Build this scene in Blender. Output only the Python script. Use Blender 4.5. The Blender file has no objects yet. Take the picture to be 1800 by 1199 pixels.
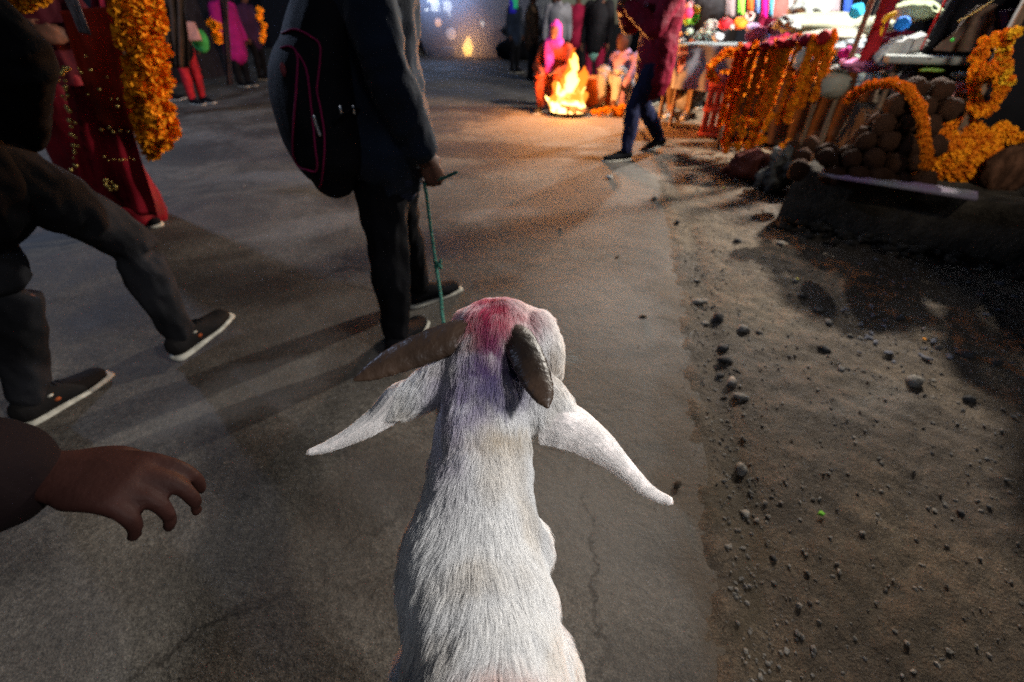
import bpy, math, random
import numpy as np
from mathutils import Vector, Matrix, noise, kdtree
random.seed(7); np.random.seed(7)
sc = bpy.context.scene
C = sc.collection
R = math.radians
# ------------------------------------------------------------------ camera, world, lights, exposure
F, H, PIT = 800.0, 1.15, math.atan(565/800)
SN, CS = math.sin(PIT), math.cos(PIT)
cd = bpy.data.cameras.new('camera'); cam = bpy.data.objects.new('camera', cd); C.objects.link(cam)
cd.lens = 16; cd.sensor_width = 36; cd.clip_start = .02; cd.clip_end = 400
cam.location = (0, 0, H); cam.rotation_euler = (math.pi/2-PIT, 0, 0)
cd.dof.use_dof = True; cd.dof.focus_distance = .60; cd.dof.aperture_fstop = 3.2
sc.camera = cam
W = bpy.data.worlds.new('World'); sc.world = W; W.use_nodes = True
nt = W.node_tree; bg = nt.nodes['Background']
sky = nt.nodes.new('ShaderNodeTexSky'); sky.sky_type = 'NISHITA'; sky.sun_disc = False
sky.sun_elevation = R(4); sky.sun_rotation = R(-35); sky.altitude = 1300
hs = nt.nodes.new('ShaderNodeHueSaturation'); hs.inputs['Saturation'].default_value = .8
tint = nt.nodes.new('ShaderNodeMix'); tint.data_type = 'RGBA'; tint.blend_type = 'MULTIPLY'; tint.inputs[0].default_value = 1
tint.inputs[7].default_value = (.55, .7, 1, 1)
nt.links.new(sky.outputs[0], hs.inputs['Color']); nt.links.new(hs.outputs[0], tint.inputs[6]); nt.links.new(tint.outputs[2], bg.inputs['Color'])
bg.inputs['Strength'].default_value = .03
def lamp(name, loc, power, col, size=.06, spot=None, target=None):
    l = bpy.data.lights.new(name, 'SPOT' if spot else 'POINT'); l.energy = power; l.color = col; l.shadow_soft_size = size
    o = bpy.data.objects.new(name, l); C.objects.link(o); o.location = loc
    if spot:
        l.spot_size = R(spot); l.spot_blend = 1
        o.rotation_euler = (Vector(target)-Vector(loc)).to_track_quat('-Z', 'Y').to_euler()
    return o
sun = bpy.data.lights.new('moon', 'SUN'); sun.energy = .24; sun.angle = R(8); sun.color = (.92, .94, 1)
so = bpy.data.objects.new('moon', sun); C.objects.link(so); so.rotation_euler = (R(42), 0, R(25))
LAMP_A = (3.5, 4.7, 2.05); LAMP_B = (3.0, 7.6, 2.3); LAMP_C = (-5.4, 5.0, 3.0)
LAMP_D = (2.3, -.75, 2.9)
lamp('added_goat_spot_light', LAMP_D, 500, (1, .98, .95), .22, 31, (.02, .33, .62))  # added spot behind the camera that brightens the goat, not a stall's lamp
lamp('added_coconut_stall_fill_light', (1.5, -.4, 3.1), 520, (1, .90, .76), .12, 29, (2.9, 3.3, .80))  # added fill spot from the camera side, brightens the stall front
lamp('stall_lamp_light', LAMP_A, 950, (1, .93, .82), .05)
lamp('second_stall_lamp_light', LAMP_B, 700, (1, .92, .80), .06)
lamp('street_lamp_light', LAMP_C, 340, (.55, .68, 1), .12)
lamp('far_flood_light', (-2.4, 20, 2.6), 520, (.45, .62, 1), .3)
sc.view_settings.view_transform = 'Standard'; sc.view_settings.look = 'None'
sc.view_settings.exposure = .2; sc.view_settings.gamma = 1
sc.render.engine = 'CYCLES'
sc.cycles.use_denoising = False
sc.cycles.max_bounces = 5; sc.cycles.volume_bounces = 0; sc.cycles.transparent_max_bounces = 12
sc.cycles.sample_clamp_indirect = 2; sc.cycles.sample_clamp_direct = 3; sc.cycles.caustics_reflective = False; sc.cycles.caustics_refractive = False

# ------------------------------------------------------------------ helpers
def ray(px, py):
    a = (px-900)/F; b = (600-py)/F
    return a, CS+b*SN, -SN+b*CS
def G(px, py, z=0.0):                       # pixel -> point at height z
    r = ray(px, py); t = (z-H)/r[2]; return Vector((r[0]*t, r[1]*t, z))
def D(px, py, y):                           # pixel -> point at distance y
    r = ray(px, py); t = y/r[1]; return Vector((r[0]*t, y, H+r[2]*t))
def proj(p):
    p = np.asarray(p); z = p[..., 2]-H; y = p[..., 1]
    d = y*CS-z*SN; u = y*SN+z*CS
    return 900+F*p[..., 0]/d, 600-F*u/d
def lerp(a, b, t): return a+(b-a)*t
MATS = {}
def mat(name, col, rough=.8, var=.18, scale=6, bump=.25, bscale=60, bdist=.002, metal=0, spec=.07, sheen=0, stretch=None, col2=None, coat=0):
    if name in MATS: return MATS[name]
    m = bpy.data.materials.new(name); m.use_nodes = True; n = m.node_tree; p = n.nodes['Principled BSDF']
    tc = n.nodes.new('ShaderNodeTexCoord'); src = tc.outputs['Object']
    if stretch:
        mp = n.nodes.new('ShaderNodeMapping'); mp.inputs['Scale'].default_value = stretch; n.links.new(src, mp.inputs[0]); src = mp.outputs[0]
    t = n.nodes.new('ShaderNodeTexNoise'); t.inputs['Scale'].default_value = scale; t.inputs['Detail'].default_value = 5
    n.links.new(src, t.inputs['Vector'])
    r = n.nodes.new('ShaderNodeValToRGB'); c = Vector(col); c2 = Vector(col2) if col2 else c*(1+var)
    r.color_ramp.elements[0].position = .35; r.color_ramp.elements[1].position = .65
    r.color_ramp.elements[0].color = (*(c*(1-var)), 1); r.color_ramp.elements[1].color = (*c2, 1)
    n.links.new(t.outputs[0], r.inputs[0]); n.links.new(r.outputs[0], p.inputs['Base Color'])
    if bump:
        t2 = n.nodes.new('ShaderNodeTexNoise'); t2.inputs['Scale'].default_value = bscale; t2.inputs['Detail'].default_value = 6
        n.links.new(src, t2.inputs['Vector'])
        b = n.nodes.new('ShaderNodeBump'); b.inputs['Strength'].default_value = bump; b.inputs['Distance'].default_value = bdist*4
        n.links.new(t2.outputs[0], b.inputs['Height']); n.links.new(b.outputs[0], p.inputs['Normal'])
    p.inputs['Roughness'].default_value = rough; p.inputs['Metallic'].default_value = metal
    p.inputs['Specular IOR Level'].default_value = spec; p.inputs['Sheen Weight'].default_value = sheen
    p.inputs['Coat Weight'].default_value = coat
    MATS[name] = m; return m
def emit(name, col, s):
    m = bpy.data.materials.new(name); m.use_nodes = True; p = m.node_tree.nodes['Principled BSDF']
    p.inputs['Base Color'].default_value = (.8, .8, .8, 1); p.inputs['Emission Color'].default_value = (*col, 1); p.inputs['Emission Strength'].default_value = s
    return m
def tag(o, label=None, cat=None, group=None, kind=None):
    if label: o['label'] = label
    if cat: o['category'] = cat
    if group: o['group'] = group
    if kind: o['kind'] = kind
    return o
def empty(name, loc, rz=0, **k):
    o = bpy.data.objects.new(name, None); C.objects.link(o); o.location = loc; o.rotation_euler = (0, 0, rz); o.empty_display_size = .1
    return tag(o, **k)
def build(name, vf, m, parent=None, smooth=True, world=True):
    """vf = (verts, faces) in world space, or a mesh"""
    if isinstance(vf, bpy.types.Mesh): me = vf
    else:
        me = bpy.data.meshes.new(name); me.from_pydata([tuple(v) for v in vf[0]], [], [tuple(f) for f in vf[1]]); me.update()
    if m:
        me.materials.clear(); me.materials.append(m)
    if smooth and len(me.polygons): me.polygons.foreach_set('use_smooth', [True]*len(me.polygons))
    o = bpy.data.objects.new(name, me); C.objects.link(o)
    if parent:
        o.parent = parent
        if parent.type == 'EMPTY': o.matrix_parent_inverse = (Matrix.Translation(parent.location) @ parent.rotation_euler.to_matrix().to_4x4()).inverted()
    return o
def join(parts):
    V = []; Fc = []
    for v, f in parts:
        k = len(V); V += [tuple(x) for x in v]; Fc += [tuple(i+k for i in q) for q in f]
    return V, Fc
def catmull(P, n):
    P = [np.array(p, float) for p in P]; Q = [2*P[0]-P[1]]+P+[2*P[-1]-P[-2]]; out = []
    for i in range(1, len(Q)-2):
        for k in range(n):
            t = k/n; a, b, c, d = Q[i-1:i+3]
            out.append(.5*((2*b)+(-a+c)*t+(2*a-5*b+4*c-d)*t*t+(-a+3*b-3*c+d)*t**3))
    out.append(P[-1]); return out
def tube(P, rad, seg=14, sub=4, up=(0, 0, 1), cap=True):
    """rad entries r or (side, up) radii; rounded caps"""
    rr = [(r, r) if not hasattr(r, '__len__') else tuple(r) for r in rad]
    S = catmull([tuple(p)+r for p, r in zip([tuple(p) for p in P], rr)], sub)
    S = [np.array(s) for s in S]
    if cap:                                     # round ends
        t0 = S[0][:3]-S[1][:3]; t0 /= np.linalg.norm(t0)+1e-9; t1 = S[-1][:3]-S[-2][:3]; t1 /= np.linalg.norm(t1)+1e-9
        def capst(s, t):
            o = []
            for f, h in ((.75, .6), (.3, .92)):
                q = s.copy(); q[:3] += t*min(s[3], s[4])*h; q[3:] *= f; o.append(q)
            return o
        a = capst(S[0], t0); b = capst(S[-1], t1)
        S = a[::-1]+S+b
    V = []; Fc = []; upv = np.array(up, float); n = len(S); ps = None
    for i, s in enumerate(S):
        t = S[min(i+1, n-1)][:3]-S[max(i-1, 0)][:3]; t /= np.linalg.norm(t)+1e-9
        side = np.cross(t, upv)
        if np.linalg.norm(side) < .15: side = ps if ps is not None else np.cross(t, (0, 1, 0.01))
        side = side/np.linalg.norm(side); ps = side; w = np.cross(side, t)
        for k in range(seg):
            a = 2*math.pi*k/seg; V.append(s[:3]+side*math.cos(a)*s[3]+w*math.sin(a)*s[4])
    for i in range(n-1):
        for k in range(seg):
            k2 = (k+1) % seg; Fc.append((i*seg+k, i*seg+k2, (i+1)*seg+k2, (i+1)*seg+k))
    Fc.append(tuple(range(seg))[::-1]); Fc.append(tuple((n-1)*seg+k for k in range(seg)))
    return V, Fc
def box(c, s, rz=0, bev=0):
    c = Vector(c); M = Matrix.Rotation(rz, 3, 'Z'); V = []; b = bev
    if not b:
        for x in (-1, 1):
            for y in (-1, 1):
                for z in (-1, 1): V.append(c+M @ Vector((x*s[0]/2, y*s[1]/2, z*s[2]/2)))
        return V, [(0, 1, 3, 2), (4, 6, 7, 5), (0, 4, 5, 1), (2, 3, 7, 6), (0, 2, 6, 4), (1, 5, 7, 3)]
    rings = [(-.5, b), (-.5, 0), (.5, 0), (.5, b)]
    zs = [-s[2]/2, -s[2]/2+b, s[2]/2-b, s[2]/2]
    for z, (q, ins) in zip(zs, rings):
        hx = s[0]/2-ins; hy = s[1]/2-ins
        for x, y in ((-hx+b, -hy), (hx-b, -hy), (hx, -hy+b), (hx, hy-b), (hx-b, hy), (-hx+b, hy), (-hx, hy-b), (-hx, -hy+b)):
            V.append(c+M @ Vector((x, y, z)))
    Fc = [tuple(range(8))[::-1], tuple(range(24, 32))]
    for i in range(3):
        for k in range(8): Fc.append((i*8+k, i*8+(k+1) % 8, (i+1)*8+(k+1) % 8, (i+1)*8+k))
    return V, Fc
def _ico(sub):
    import bmesh
    b = bmesh.new(); bmesh.ops.create_icosphere(b, subdivisions=sub, radius=1); b.verts.ensure_lookup_table()
    V = np.array([v.co[:] for v in b.verts]); Fc = [tuple(v.index for v in f.verts) for f in b.faces]; b.free(); return V, Fc
ICO = {k: _ico(k) for k in (1, 2, 3, 4, 5)}
def blob(c, s, sub=3, amp=.15, fr=1.6, rz=0, seed=0, flat=None, ridge=0, tilt=0):
    V, Fc = ICO[sub]; M = np.array(Matrix.Rotation(rz, 3, 'Z') @ Matrix.Rotation(tilt, 3, 'Y')); out = []
    for v in V:
        q = Vector(v)*fr+Vector((seed*7.3, seed*3.1, seed))
        n = noise.noise(q)+.5*noise.noise(q*2.3)+.25*noise.noise(q*5)
        if ridge: n -= ridge*abs(noise.noise(q*1.9+Vector((9, 4, 2))))
        p = v*(1+amp*n)*np.array(s)
        if flat is not None and p[2] < -flat*s[2]: p[2] = -flat*s[2]+(p[2]+flat*s[2])*.15
        out.append(M @ p+np.array(c))
    return out, Fc
def remesh(vf, voxel, smooth=6, fac=.6):
    me = bpy.data.meshes.new('t'); me.from_pydata([tuple(v) for v in vf[0]], [], vf[1]); me.update()
    o = bpy.data.objects.new('t', me); C.objects.link(o)
    a = o.modifiers.new('r', 'REMESH'); a.mode = 'VOXEL'; a.voxel_size = voxel; a.adaptivity = 0
    b = o.modifiers.new('s', 'SMOOTH'); b.factor = fac; b.iterations = smooth
    dg = bpy.context.evaluated_depsgraph_get(); r = bpy.data.meshes.new_from_object(o.evaluated_get(dg), depsgraph=dg)
    bpy.data.objects.remove(o); bpy.data.meshes.remove(me); return r
def mverts(me):
    a = np.empty(len(me.vertices)*3, 'f'); me.vertices.foreach_get('co', a); return a.reshape(-1, 3)
def setverts(me, a): me.vertices.foreach_set('co', a.astype('f').ravel()); me.update()
def mnorms(me):
    a = np.empty(len(me.vertices)*3, 'f'); me.vertices.foreach_get('normal', a); return a.reshape(-1, 3)
def wrinkle(me, amp, fr, stretch=(1.2, 1.2, 1.1), seed=0):
    P = mverts(me); N = mnorms(me); s = np.array(stretch); d = np.empty(len(P))
    for i, p in enumerate(P):
        q = Vector(p*fr*s)+Vector((seed, 0, seed))
        n = noise.noise(q); d[i] = (1-2*abs(n))*.7+noise.noise(q*2.4)*.4-.3
    setverts(me, P+N*(d*amp)[:, None]); return me

# ------------------------------------------------------------------ materials
def ground_mat(name, c1, c2, c3, stains, kind):
    m = bpy.data.materials.new(name); m.use_nodes = True; n = m.node_tree; L = n.links.new; p = n.nodes['Principled BSDF']
    tc = n.nodes.new('ShaderNodeTexCoord').outputs['Object']
    def nz(scale, detail=6, rough=.6, dist=0):
        t = n.nodes.new('ShaderNodeTexNoise'); t.inputs['Scale'].default_value = scale; t.inputs['Detail'].default_value = detail
        t.inputs['Roughness'].default_value = rough; t.inputs['Distortion'].default_value = dist; L(tc, t.inputs['Vector']); return t.outputs[0]
    def ramp(src, a, b, ca, cb):
        r = n.nodes.new('ShaderNodeValToRGB'); r.color_ramp.elements[0].position = a; r.color_ramp.elements[1].position = b
        r.color_ramp.elements[0].color = (*ca, 1); r.color_ramp.elements[1].color = (*cb, 1); L(src, r.inputs[0]); return r.outputs[0]
    def mix(t, fac, a, b):
        x = n.nodes.new('ShaderNodeMix'); x.data_type = 'RGBA'; x.blend_type = t
        if isinstance(fac, float): x.inputs[0].default_value = fac
        else: L(fac, x.inputs[0])
        for s, v in ((6, a), (7, b)):
            if isinstance(v, tuple): x.inputs[s].default_value = (*v, 1)
            else: L(v, x.inputs[s])
        return x.outputs[2]
    big = nz(1.1, 8, .62, .6); med = nz(7, 8, .65, .4); fine = nz(70, 6, .7); grit = nz(230, 3, .6)
    col = ramp(big, .42, .60, c1, c2)
    col = mix('MIX', ramp(med, .45, .68, (0, 0, 0), (.6, .6, .6)), col, c3)
    col = mix('MULTIPLY', 1.0, col, ramp(fine, .32, .68, (.5, .5, .5), (1.4, 1.4, 1.4)))
    col = mix('MULTIPLY', 1.0, col, ramp(grit, .34, .66, (.45, .45, .45), (1.5, 1.47, 1.42)))
    pit = n.nodes.new('ShaderNodeTexVoronoi'); pit.inputs['Scale'].default_value = 62; L(tc, pit.inputs['Vector'])
    pt = mix('MULTIPLY', 1.0, ramp(pit.outputs[0], .10, .22, (1, 1, 1), (0, 0, 0)), ramp(nz(5, 3), .40, .55, (0, 0, 0), (1, 1, 1)))
    col = mix('MIX', pt, col, (.035, .03, .027))
    for (x, y, rx, ry, rot, dark, tintc) in stains:
        mp = n.nodes.new('ShaderNodeMapping'); mp.vector_type = 'TEXTURE'
        mp.inputs['Location'].default_value = (x, y, 0); mp.inputs['Rotation'].default_value = (0, 0, rot); mp.inputs['Scale'].default_value = (rx, ry, 1)
        wv = n.nodes.new('ShaderNodeTexNoise'); wv.inputs['Scale'].default_value = 3.5; wv.inputs['Detail'].default_value = 6; L(tc, wv.inputs['Vector'])
        ad = n.nodes.new('ShaderNodeVectorMath'); ad.operation = 'MULTIPLY_ADD'; ad.inputs[1].default_value = (.5, .5, 0); L(wv.outputs[1], ad.inputs[0]); L(tc, ad.inputs[2])
        sb = n.nodes.new('ShaderNodeVectorMath'); sb.operation = 'SUBTRACT'; sb.inputs[1].default_value = (.25, .25, 0); L(ad.outputs[0], sb.inputs[0])
        L(sb.outputs[0], mp.inputs[0])
        g = n.nodes.new('ShaderNodeVectorMath'); g.operation = 'LENGTH'; L(mp.outputs[0], g.inputs[0])
        col = mix('MIX', ramp(g.outputs['Value'], .45, 1.1, (dark,)*3, (0, 0, 0)), col, tintc)
    if kind == 'road':                       # hairline cracks
        wn = n.nodes.new('ShaderNodeTexNoise'); wn.inputs['Scale'].default_value = 4; wn.inputs['Detail'].default_value = 8; wn.inputs['Roughness'].default_value = .7; L(tc, wn.inputs['Vector'])
        wa = n.nodes.new('ShaderNodeVectorMath'); wa.operation = 'MULTIPLY_ADD'; wa.inputs[1].default_value = (.35, .35, 0); L(wn.outputs[1], wa.inputs[0]); L(tc, wa.inputs[2])
        vo = n.nodes.new('ShaderNodeTexVoronoi'); vo.feature = 'DISTANCE_TO_EDGE'; vo.inputs['Scale'].default_value = .62; L(wa.outputs[0], vo.inputs['Vector'])
        ck = mix('MULTIPLY', 1.0, ramp(vo.outputs[0], .0015, .006, (.85, .85, .85), (0, 0, 0)), ramp(nz(1.7, 4), .44, .56, (0, 0, 0), (1, 1, 1)))
        col = mix('MIX', ck, col, (.02, .017, .014))
    L(col, p.inputs['Base Color'])
    rr = n.nodes.new('ShaderNodeMapRange'); rr.inputs[1].default_value = .35; rr.inputs[2].default_value = .65
    rr.inputs[3].default_value = .68 if kind == 'road' else .75; rr.inputs[4].default_value = .92 if kind == 'road' else .95
    L(big, rr.inputs[0]); L(rr.outputs[0], p.inputs['Roughness']); p.inputs['Specular IOR Level'].default_value = .25
    def bump(h, dist, prev):
        b = n.nodes.new('ShaderNodeBump'); b.inputs['Distance'].default_value = dist; b.inputs['Strength'].default_value = .8; L(h, b.inputs['Height'])
        if prev: L(prev, b.inputs['Normal'])
        return b.outputs[0]
    k = 1 if kind == 'road' else 2.2
    b = bump(med, .010*k, None); b = bump(fine, .0035*k, b); b = bump(grit, .0014*k, b); L(b, p.inputs['Normal'])
    return m
M_road = ground_mat('road_concrete', (.052, .045, .038), (.125, .112, .096), (.048, .042, .035),
    [(-.55, 2.6, .5, .36, .3, .95, (.045, .042, .045)), (.1, 3.6, 1.6, .5, .1, .6, (.075, .062, .052)), (-1.3, 3.0, .5, .25, .6, .3, (.20, .19, .185)),
     (.35, 2.78, .8, .2, .1, .8, (.07, .06, .05)), (-1.2, 5.2, 1.5, .35, .2, .5, (.05, .05, .055)), (.2, .9, .5, .3, 1, .35, (.07, .058, .045)),
     (-.3, 4.4, 1.2, .2, .15, .5, (.055, .045, .04)), (.45, 1.9, .42, .6, 0, .5, (.20, .185, .165)), (.36, 1.25, .36, 1.05, -.12, .55, (.165, .150, .130)), (-.75, 1.9, .6, .3, .6, .4, (.14, .13, .118)), (-1.6, 2.2, .5, .3, .3, .6, (.04, .037, .035)), (-.35, .9, .35, .22, .4, .55, (.042, .036, .030)), (-1.9, 4.2, .9, .3, .2, .6, (.13, .125, .12)), (-.1, 3.25, .5, .16, .1, .6, (.15, .135, .12)), (0, 10, 3, 1.2, 0, .5, (.055, .055, .06)), (.60, .9, .13, .9, -.17, .75, (.095, .072, .05)), (.95, 2.3, .16, .9, -.24, .7, (.10, .078, .055)), (1.38, 4.2, .2, 1.4, -.2, .7, (.09, .068, .048)), (.45, .35, .1, .5, -.15, .6, (.07, .052, .035)), (-1.0, 1.3, .5, .14, .5, .3, (.2, .19, .175)), (-.9, .5, .5, .3, .5, .3, (.06, .055, .05))], 'road')
M_dirt = ground_mat('packed_dirt', (.070, .049, .031), (.140, .106, .072), (.046, .032, .021),
    [(1.35, 1.25, .25, .16, .2, .4, (.13, .115, .095)), (.62, .8, .07, .5, -.1, .65, (.045, .032, .016)), (1.2, 1.8, .3, .25, 0, .3, (.16, .13, .09)), (.9, .5, .3, .2, .5, .35, (.05, .035, .02))], 'dirt')
M_skin = mat('brown_skin', (.10, .045, .030), rough=.55, var=.15, scale=30, bump=.3, bscale=220, bdist=.0006)
M_skin2 = mat('reddish_skin', (.020, .0075, .006), rough=.6, var=.2, scale=25, bump=.3, bscale=180, bdist=.0007)
M_hair = mat('black_hair', (.008, .007, .007), rough=.5, stretch=(1, 1, .1), bscale=120)
M_denim = mat('dark_denim', (.013, .013, .015), rough=.85, var=.6, scale=5, bscale=260, bump=.4)
M_black = mat('black_cloth', (.005, .005, .0065), rough=.85, var=.3, scale=5, bscale=200)
M_navyj = mat('navy_jacket_cloth', (.009, .015, .030), rough=.75, var=.35, scale=4, bscale=160, sheen=.1)
M_shirt = mat('slate_blue_shirt', (.028, .034, .062), rough=.85, bscale=200)
M_rubber = mat('off_white_rubber', (.42, .40, .34), rough=.6, var=.25, scale=30)
M_pack = mat('black_pack_cloth', (.006, .006, .008), rough=.7, var=.3, scale=9, bscale=300, bump=.4)
M_pink_pipe = mat('magenta_piping', (.22, .012, .065), rough=.6)
M_metal = mat('bright_metal', (.55, .55, .57), rough=.3, metal=.9, var=.1)
M_rope = mat('green_rope', (.035, .13, .10), rough=.8, var=.4, scale=90, bscale=300, bump=.8)
M_mar = mat('marigold_petals', (.82, .26, .010), rough=.75, var=.25, scale=14, col2=(.86, .33, .012))
M_mard = mat('dark_marigold_petals', (.64, .14, .006), rough=.75, var=.3, scale=14, col2=(.74, .22, .01))
M_yel = mat('yellow_petals', (.75, .42, .02), rough=.75, var=.2, scale=14)
M_maroon = mat('maroon_cloth', (.18, .008, .03), rough=.8, var=.35, scale=6, bscale=160)
M_red = mat('red_cloth', (.26, .012, .018), rough=.7, var=.3, scale=6, bscale=160)
M_sari = mat('crimson_sari_cloth', (.14, .006, .012), rough=.55, var=.4, scale=5, bscale=220)
M_magenta = mat('magenta_cloth', (.22, .008, .10), rough=.8)
M_pinkc = mat('hot_pink_cloth', (.70, .05, .30), rough=.8)
M_gold = mat('gold_sequin', (.85, .62, .18), rough=.22, metal=1, bump=0)
M_wood = mat('weathered_wood', (.11, .075, .05), rough=.8, stretch=(12, 12, 1.2), scale=3, bscale=20, var=.4)
M_white = mat('dusty_white_cloth', (.48, .49, .47), rough=.85, var=.2)
M_plast = mat('white_plastic_bag', (.22, .24, .235), rough=.35, var=.12, bscale=25)
M_grey = mat('grey_cloth', (.14, .14, .16), rough=.85, var=.25)
M_coco = mat('coconut_husk', (.060, .028, .016), rough=.95, var=.45, scale=30, stretch=(1, 1, .25), bscale=120, bump=1, bdist=.003)
M_stone = mat('grey_stone', (.17, .155, .135), rough=.85, var=.35, scale=25, bscale=90, bump=.6)
M_stone2 = mat('dark_stone', (.055, .052, .05), rough=.85, var=.35, scale=25, bscale=90, bump=.6)

# ------------------------------------------------------------------ ground
def edge_x(y):
    pts = [(-3, -.1), (.0, .36), (.37, .47), (1.63, .78), (2.97, 1.12), (4.6, 1.42), (6.64, 1.62), (9, 1.5), (14, 1.4), (40, 1.4)]
    for (a, xa), (b, xb) in zip(pts, pts[1:]):
        if y <= b: return xa+(xb-xa)*(y-a)/(b-a)
    return 1.4
def sheet(xs, ys, zf, keep=None):
    V = []; Fc = []; nx = len(xs)
    for y in ys:
        for x in xs: V.append((x, y, zf(x, y)))
    for j in range(len(ys)-1):
        for i in range(nx-1): Fc.append((j*nx+i, j*nx+i+1, (j+1)*nx+i+1, (j+1)*nx+i))
    return V, Fc
def dz(x, y):
    v = Vector((x, y, 0)); d = x-edge_x(y)
    rough = .010*noise.noise(v*2.2)+.010*noise.noise(v*7)+.009*noise.noise(v*19)+.006*noise.noise(v*43)
    f = min(max((d+.02)/.3, 0), 1); pat = noise.noise(Vector((x*4.5, y*4.5, 9)))
    gut = -.018*math.exp(-((d-.09)/.05)**2)*max(0, min(1, .6+2*noise.noise(Vector((0, y*1.3, 2)))))
    over = max(0, 1-abs(d)/.09)*(.012+.006*pat+.009*noise.noise(v*13)+.009*noise.noise(v*31))
    return (rough*f*.9+gut+over-.004) if d > -.24 else -.03
def graded(a, b, fine, coarse, near):
    o = []; v = a
    while v < b: o.append(v); v += fine if near[0] < v < near[1] else coarse
    o.append(b); return o
build('ground', sheet(graded(-.9, 12, .015, .25, (.1, 4.2)), graded(-2, 12, .022, .3, (-.1, 5.6)), dz), M_dirt)['kind'] = 'structure'
f = build('outer_ground', ([(-120, -60, -.09), (120, -60, -.09), (120, 200, -.09), (-120, 200, -.09)], [(0, 1, 2, 3)]), M_dirt); f['kind'] = 'structure'
# the concrete road: right edge broken, with a real lip
def road():
    ys = graded(-3, 45, .016, .4, (-.1, 6)); V = []; Fc = []; nx = 60
    for y in ys:
        v = Vector((3.3, y, 0)); e = edge_x(y)+.022*noise.noise(v*3)+.016*noise.noise(v*11)+.008*noise.noise(v*37)
        for i in range(nx):
            t = i/(nx-3)
            if i < nx-2: x = e-(1-t)**2.2*16; z = .007*noise.noise(Vector((x*1.3, y*1.3, 5)))+.0022*noise.noise(Vector((x*9, y*9, 1)))+.004
            elif i == nx-2: x = e+.006; z = -.004
            else: x = e+.012; z = -.06
            V.append((x, y, z))
    for j in range(len(ys)-1):
        for i in range(nx-1): Fc.append((j*nx+i, j*nx+i+1, (j+1)*nx+i+1, (j+1)*nx+i))
    return V, Fc
build('road', road(), M_road)['kind'] = 'structure'
# gravel (uncountable) and single stones
def rock(c, s, seed, sub=1):
    return blob(c, (s, s*random.uniform(.6, .9), s*random.uniform(.35, .6)), sub, .5, 1.1, random.uniform(0, 6), seed)
gp = []
for i in range(4200):
    y = random.uniform(.15, 5) if i % 3 else random.uniform(.2, 2.6)
    d = abs(random.gauss(0, .10))+.02 if random.random() < .22 else random.uniform(.03, 1.9)
    x = edge_x(y)+d; s = random.choice((.003, .004, .004, .006, .008))*random.uniform(.7, 1.2)
    gp.append(rock((x, y, dz(x, y)+s*.25), s, i))
for i in range(260):
    y = random.uniform(.2, 5); x = edge_x(y)-random.random()**2*1.8; s = random.uniform(.0015, .004)
    gp.append(rock((x, y, .011), s, i))
build('gravel', join(gp), M_stone, smooth=False)['kind'] = 'stuff'
stones = [(1225, 492, 8, 0), (1228, 532, 17, 0), (1262, 560, 17, 1), (1240, 568, 9, 0), (1308, 580, 13, 0), (1272, 610, 13, 1), (1275, 632, 15, 1),
          (1287, 672, 14, 0), (1302, 697, 16, 0), (1305, 822, 16, 0), (1312, 900, 11, 0), (1604, 675, 22, 0), (1700, 625, 14, 1), (1440, 545, 11, 0),
          (1456, 568, 10, 0), (1495, 590, 8, 0), (1512, 594, 8, 0), (1450, 615, 12, 1), (1478, 648, 9, 0), (1400, 492, 8, 0), (1335, 585, 8, 0),
          (1150, 352, 8, 0), (1190, 395, 7, 1), (1072, 315, 8, 0), (1297, 425, 9, 1), (1372, 430, 9, 0), (1580, 560, 13, 1), (1705, 700, 14, 1), (1410, 522, 10, 1),
          (1268, 655, 10, 1), (1360, 980, 8, 1), (1690, 900, 9, 1), (1748, 640, 12, 1), (1650, 610, 11, 0)]
for i, (px, py, r, dk) in enumerate(stones):
    g = G(px, py); s = r*(H/(-ray(px, py)[2]))/F*.85; z = dz(g.x, g.y) if g.x > edge_x(g.y) else .008
    o = build('stone', rock((g.x, g.y, z+s*.25), s, i+50, 2), M_stone2 if dk else M_stone)
    tag(o, 'small dark stone lying on the dirt verge' if dk else 'small pale grey stone lying on the dirt verge beside the road', 'stone', 'stones scattered along the road edge')
for px, py, c, lb in ((1402, 490, (.7, .6, .1), 'tiny yellow petal on the dirt verge between pebbles'), (1443, 905, (.12, .35, .03), 'bit of green leaf on the dirt near the lower right'),
                      (1272, 332, (.1, .4, .05), 'bit of green leaf on the dirt near the dark heap'), (1625, 598, (.75, .3, .02), 'tiny orange petal at the edge of the stall shadow')):
    g = G(px, py); z = dz(g.x, g.y)+.006
    V = [(g.x-.012, g.y, z), (g.x, g.y-.009, z+.003), (g.x+.013, g.y+.002, z+.001), (g.x+.002, g.y+.010, z+.005)]
    V += [(a, b, c_+.0015) for a, b, c_ in V]
    tag(build('petal', (V, [(0, 1, 2, 3), (7, 6, 5, 4), (0, 4, 5, 1), (1, 5, 6, 2), (2, 6, 7, 3), (3, 7, 4, 0)]), mat('bit_%d' % px, c)), lb, 'petal')

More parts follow.
